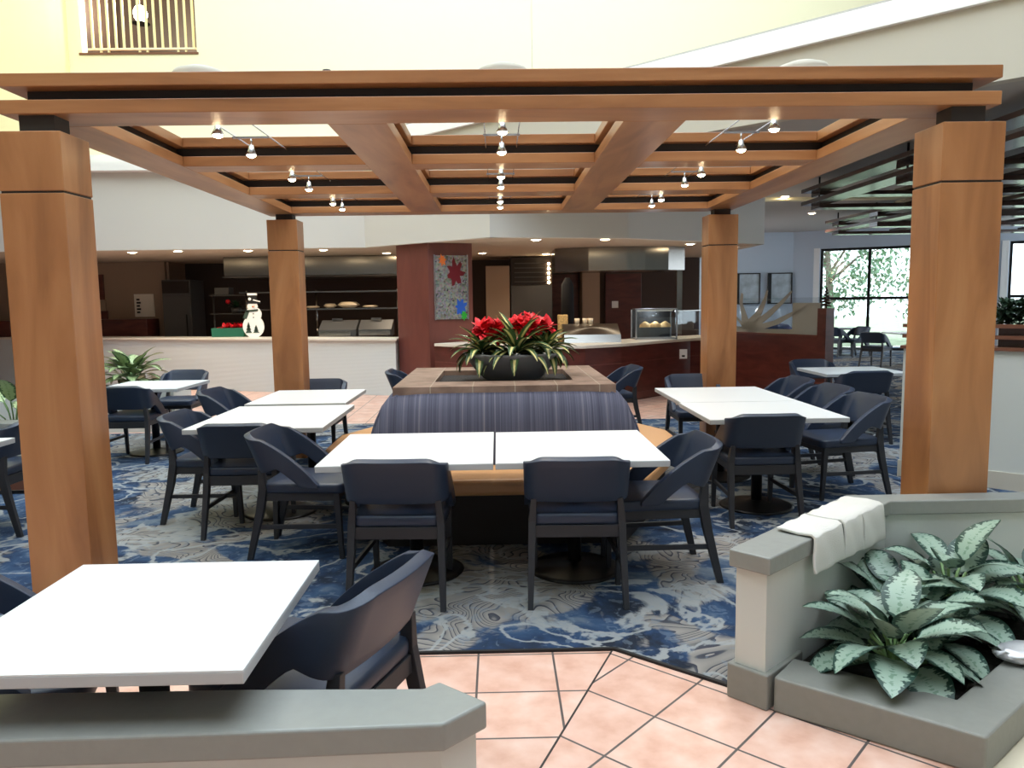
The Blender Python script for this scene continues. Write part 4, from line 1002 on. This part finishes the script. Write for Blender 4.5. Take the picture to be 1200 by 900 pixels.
# ------------------------------------------------------------------ low partition with rails and hedge on the right
ra = Vector((3.5, 6.6, 0)); rd = Vector((.73, -.68, 0)).normalized(); rb = Vector((.68, .73, 0)).normalized()
def rp(a, o, z): return tuple(ra+rd*a+rb*o+Vector((0, 0, z)))
t = thing('low_partition', 'chest high pale grey partition with brown cap and rails right of the front column', 'partition', rp(.9, .1, 0)); t['kind'] = 'thing'
def rbox(a0, a1, o0, o1, z0, z1): return MB().extrude([rp(a0, o0, z0), rp(a1, o0, z0), rp(a1, o1, z0), rp(a0, o1, z0)], (0, 0, z1-z0))
rbox(0, 3.2, 0, .3, .0, 1.13).build('wall_body', 'wallwhite', t); rbox(-.01, 3.21, -.012, .312, 0, .15).build('plinth', 'fascia', t); rbox(-.02, 3.22, -.03, .33, 1.13, 1.155).build('cap', 'brown_wood', t)
for z in (1.22, 1.31): rbox(-.02, 3.22, .02, .07, z, z+.03).build('rail', 'brown_wood', t)
for a in (.05, 1.15, 2.0, 3.0): rbox(a, a+.22, .03, .06, 1.155, 1.31).build('post', 'darkwood', t)
for i, a in enumerate((.78, 1.02, 1.3)):
    t = thing('hedge_plant', ('first', 'second', 'third')[i]+' clipped dark boxwood above the partition rails, from the column', 'plant', rp(a, .2, 1.155), 'boxwood plants on the partition')
    rbox(a-.1, a+.1, .1, .29, 1.155, 1.33).build('box', 'darkwood', t); m = MB(); rnd = random.Random(50+i)
    for k in range(700): p = Vector(rp(a+rnd.uniform(-.12, .12), .2+rnd.uniform(-.11, .11), 1.33+rnd.uniform(0, .19))); m.leaf(p, rnd.random()*6.28, rnd.uniform(-.4, 1.2), .055, .035, .4, .2, n=3)
    m.build('foliage', 'hedge', t)

# ------------------------------------------------------------------ suspended wooden trellises over the right dining room
def trellis(x, y, lx, ly, lab):
    t = thing('suspended_trellis', lab, 'ceiling trellis', (x+lx/2, y-ly/2, 3.0), 'suspended wooden trellises')
    for z in (3.0, 3.2):
        for yy in (y, y-ly*.5, y-ly): MB().box(x, x+lx, yy-.17, yy+.17, z, z+.06).build('board', 'darkwood', t)
        for k in range(4): xx = x+lx*k/3; MB().box(xx-.17, xx+.17, y-ly-.16, y+.16, z+.062, z+.12).build('cross_board', 'darkwood', t)
    m = 0
    for k in range(3):
        for j in range(3): xx, yy = x+.06+(lx-.12)*k/2, y-.0-ly*j/2; MB().tube([(xx, yy, 3.0), (xx, yy, 3.5)], .015, 6).build('hanger_rod', 'black_metal', t)
trellis(5.15, 12.6, 4.6, 5.4, 'nearer dark wooden trellis hanging from the low ceiling')
trellis(7.75, 17.8, 4.5, 3.6, 'farther dark wooden trellis hanging near the tall window')

# ------------------------------------------------------------------ recessed downlights
def down(x, y, z, label):
    t = thing('downlight', label, 'downlight', (x, y, z-.005), 'recessed downlights')
    rg = MB().lathe([(.1, -.0), (.1, -.012), (.075, -.012)], (x, y, z), 20, False).build('trim_ring', 'white_plastic', t)
    MB().lathe([(.078, -.008), (.05, -.02), (0, -.024)], (x, y, z), 16, False).build('lens', 'bulb', rg)
DL = [(-6.56, 14.2, 'downlight over the counter just right of the left front column', 1), (-5.68, 14.05, 'downlight over the refrigerator end of the white counter', 1), (-4.47, 14.15, 'downlight left of the left rear column over the counter', 1),
      (-3.13, 14.2, 'downlight right of the left rear column over the counter', 1), (-2.15, 15.3, 'dim downlight near the maroon pillar over the pass', 1), (.63, 12.5, 'downlight over the red counter above the flowers', 1),
      (1.75, 12.6, 'downlight over the red counter in front of the curved hood', 1), (3.45, 13.9, 'downlight just left of the right rear column', 1), (-.29, 15.7, 'downlight behind the maroon pillar', 0), (1.03, 16.25, 'downlight above the stacked ovens', 0), (4.55, 14.9, 'downlight right of the right rear column', 1)]
for x, y, lab, on in DL:
    down(x, y, 2.565, lab)
    lamp('downlight_lamp', 'SPOT', (x, y, 2.52), 9 if on else 5, WARM, .05, (0, 0, 0), 2.2)
for x, y, lab in ((5.5, 14.88, 'nearer of two downlights in the low ceiling left of the trellis'), (7.2, 17.8, 'farther of two downlights in the low ceiling, just left of the far trellis')):
    down(x, y, 3.5, lab); lamp('downlight_lamp', 'SPOT', (x, y, 3.45), 30, WARM, .05, (0, 0, 0), 2.2)

# ------------------------------------------------------------------ daylight
w = bpy.data.worlds.new('world'); bpy.context.scene.world = w; w.use_nodes = True
bg = w.node_tree.nodes['Background']; bg.inputs['Color'].default_value = (.81, .915, 1.0, 1); bg.inputs['Strength'].default_value = 1.0
sc = bpy.context.scene
sc.view_settings.view_transform = 'Standard'; sc.view_settings.look = 'None'; sc.view_settings.gamma = 1; sc.view_settings.use_curve_mapping = False
sc.view_settings.exposure = 2.3
sc.cycles.max_bounces = 8; sc.cycles.diffuse_bounces = 5; sc.cycles.transparent_max_bounces = 8
sc.cycles.sample_clamp_indirect = 6
sc.cycles.use_denoising = True
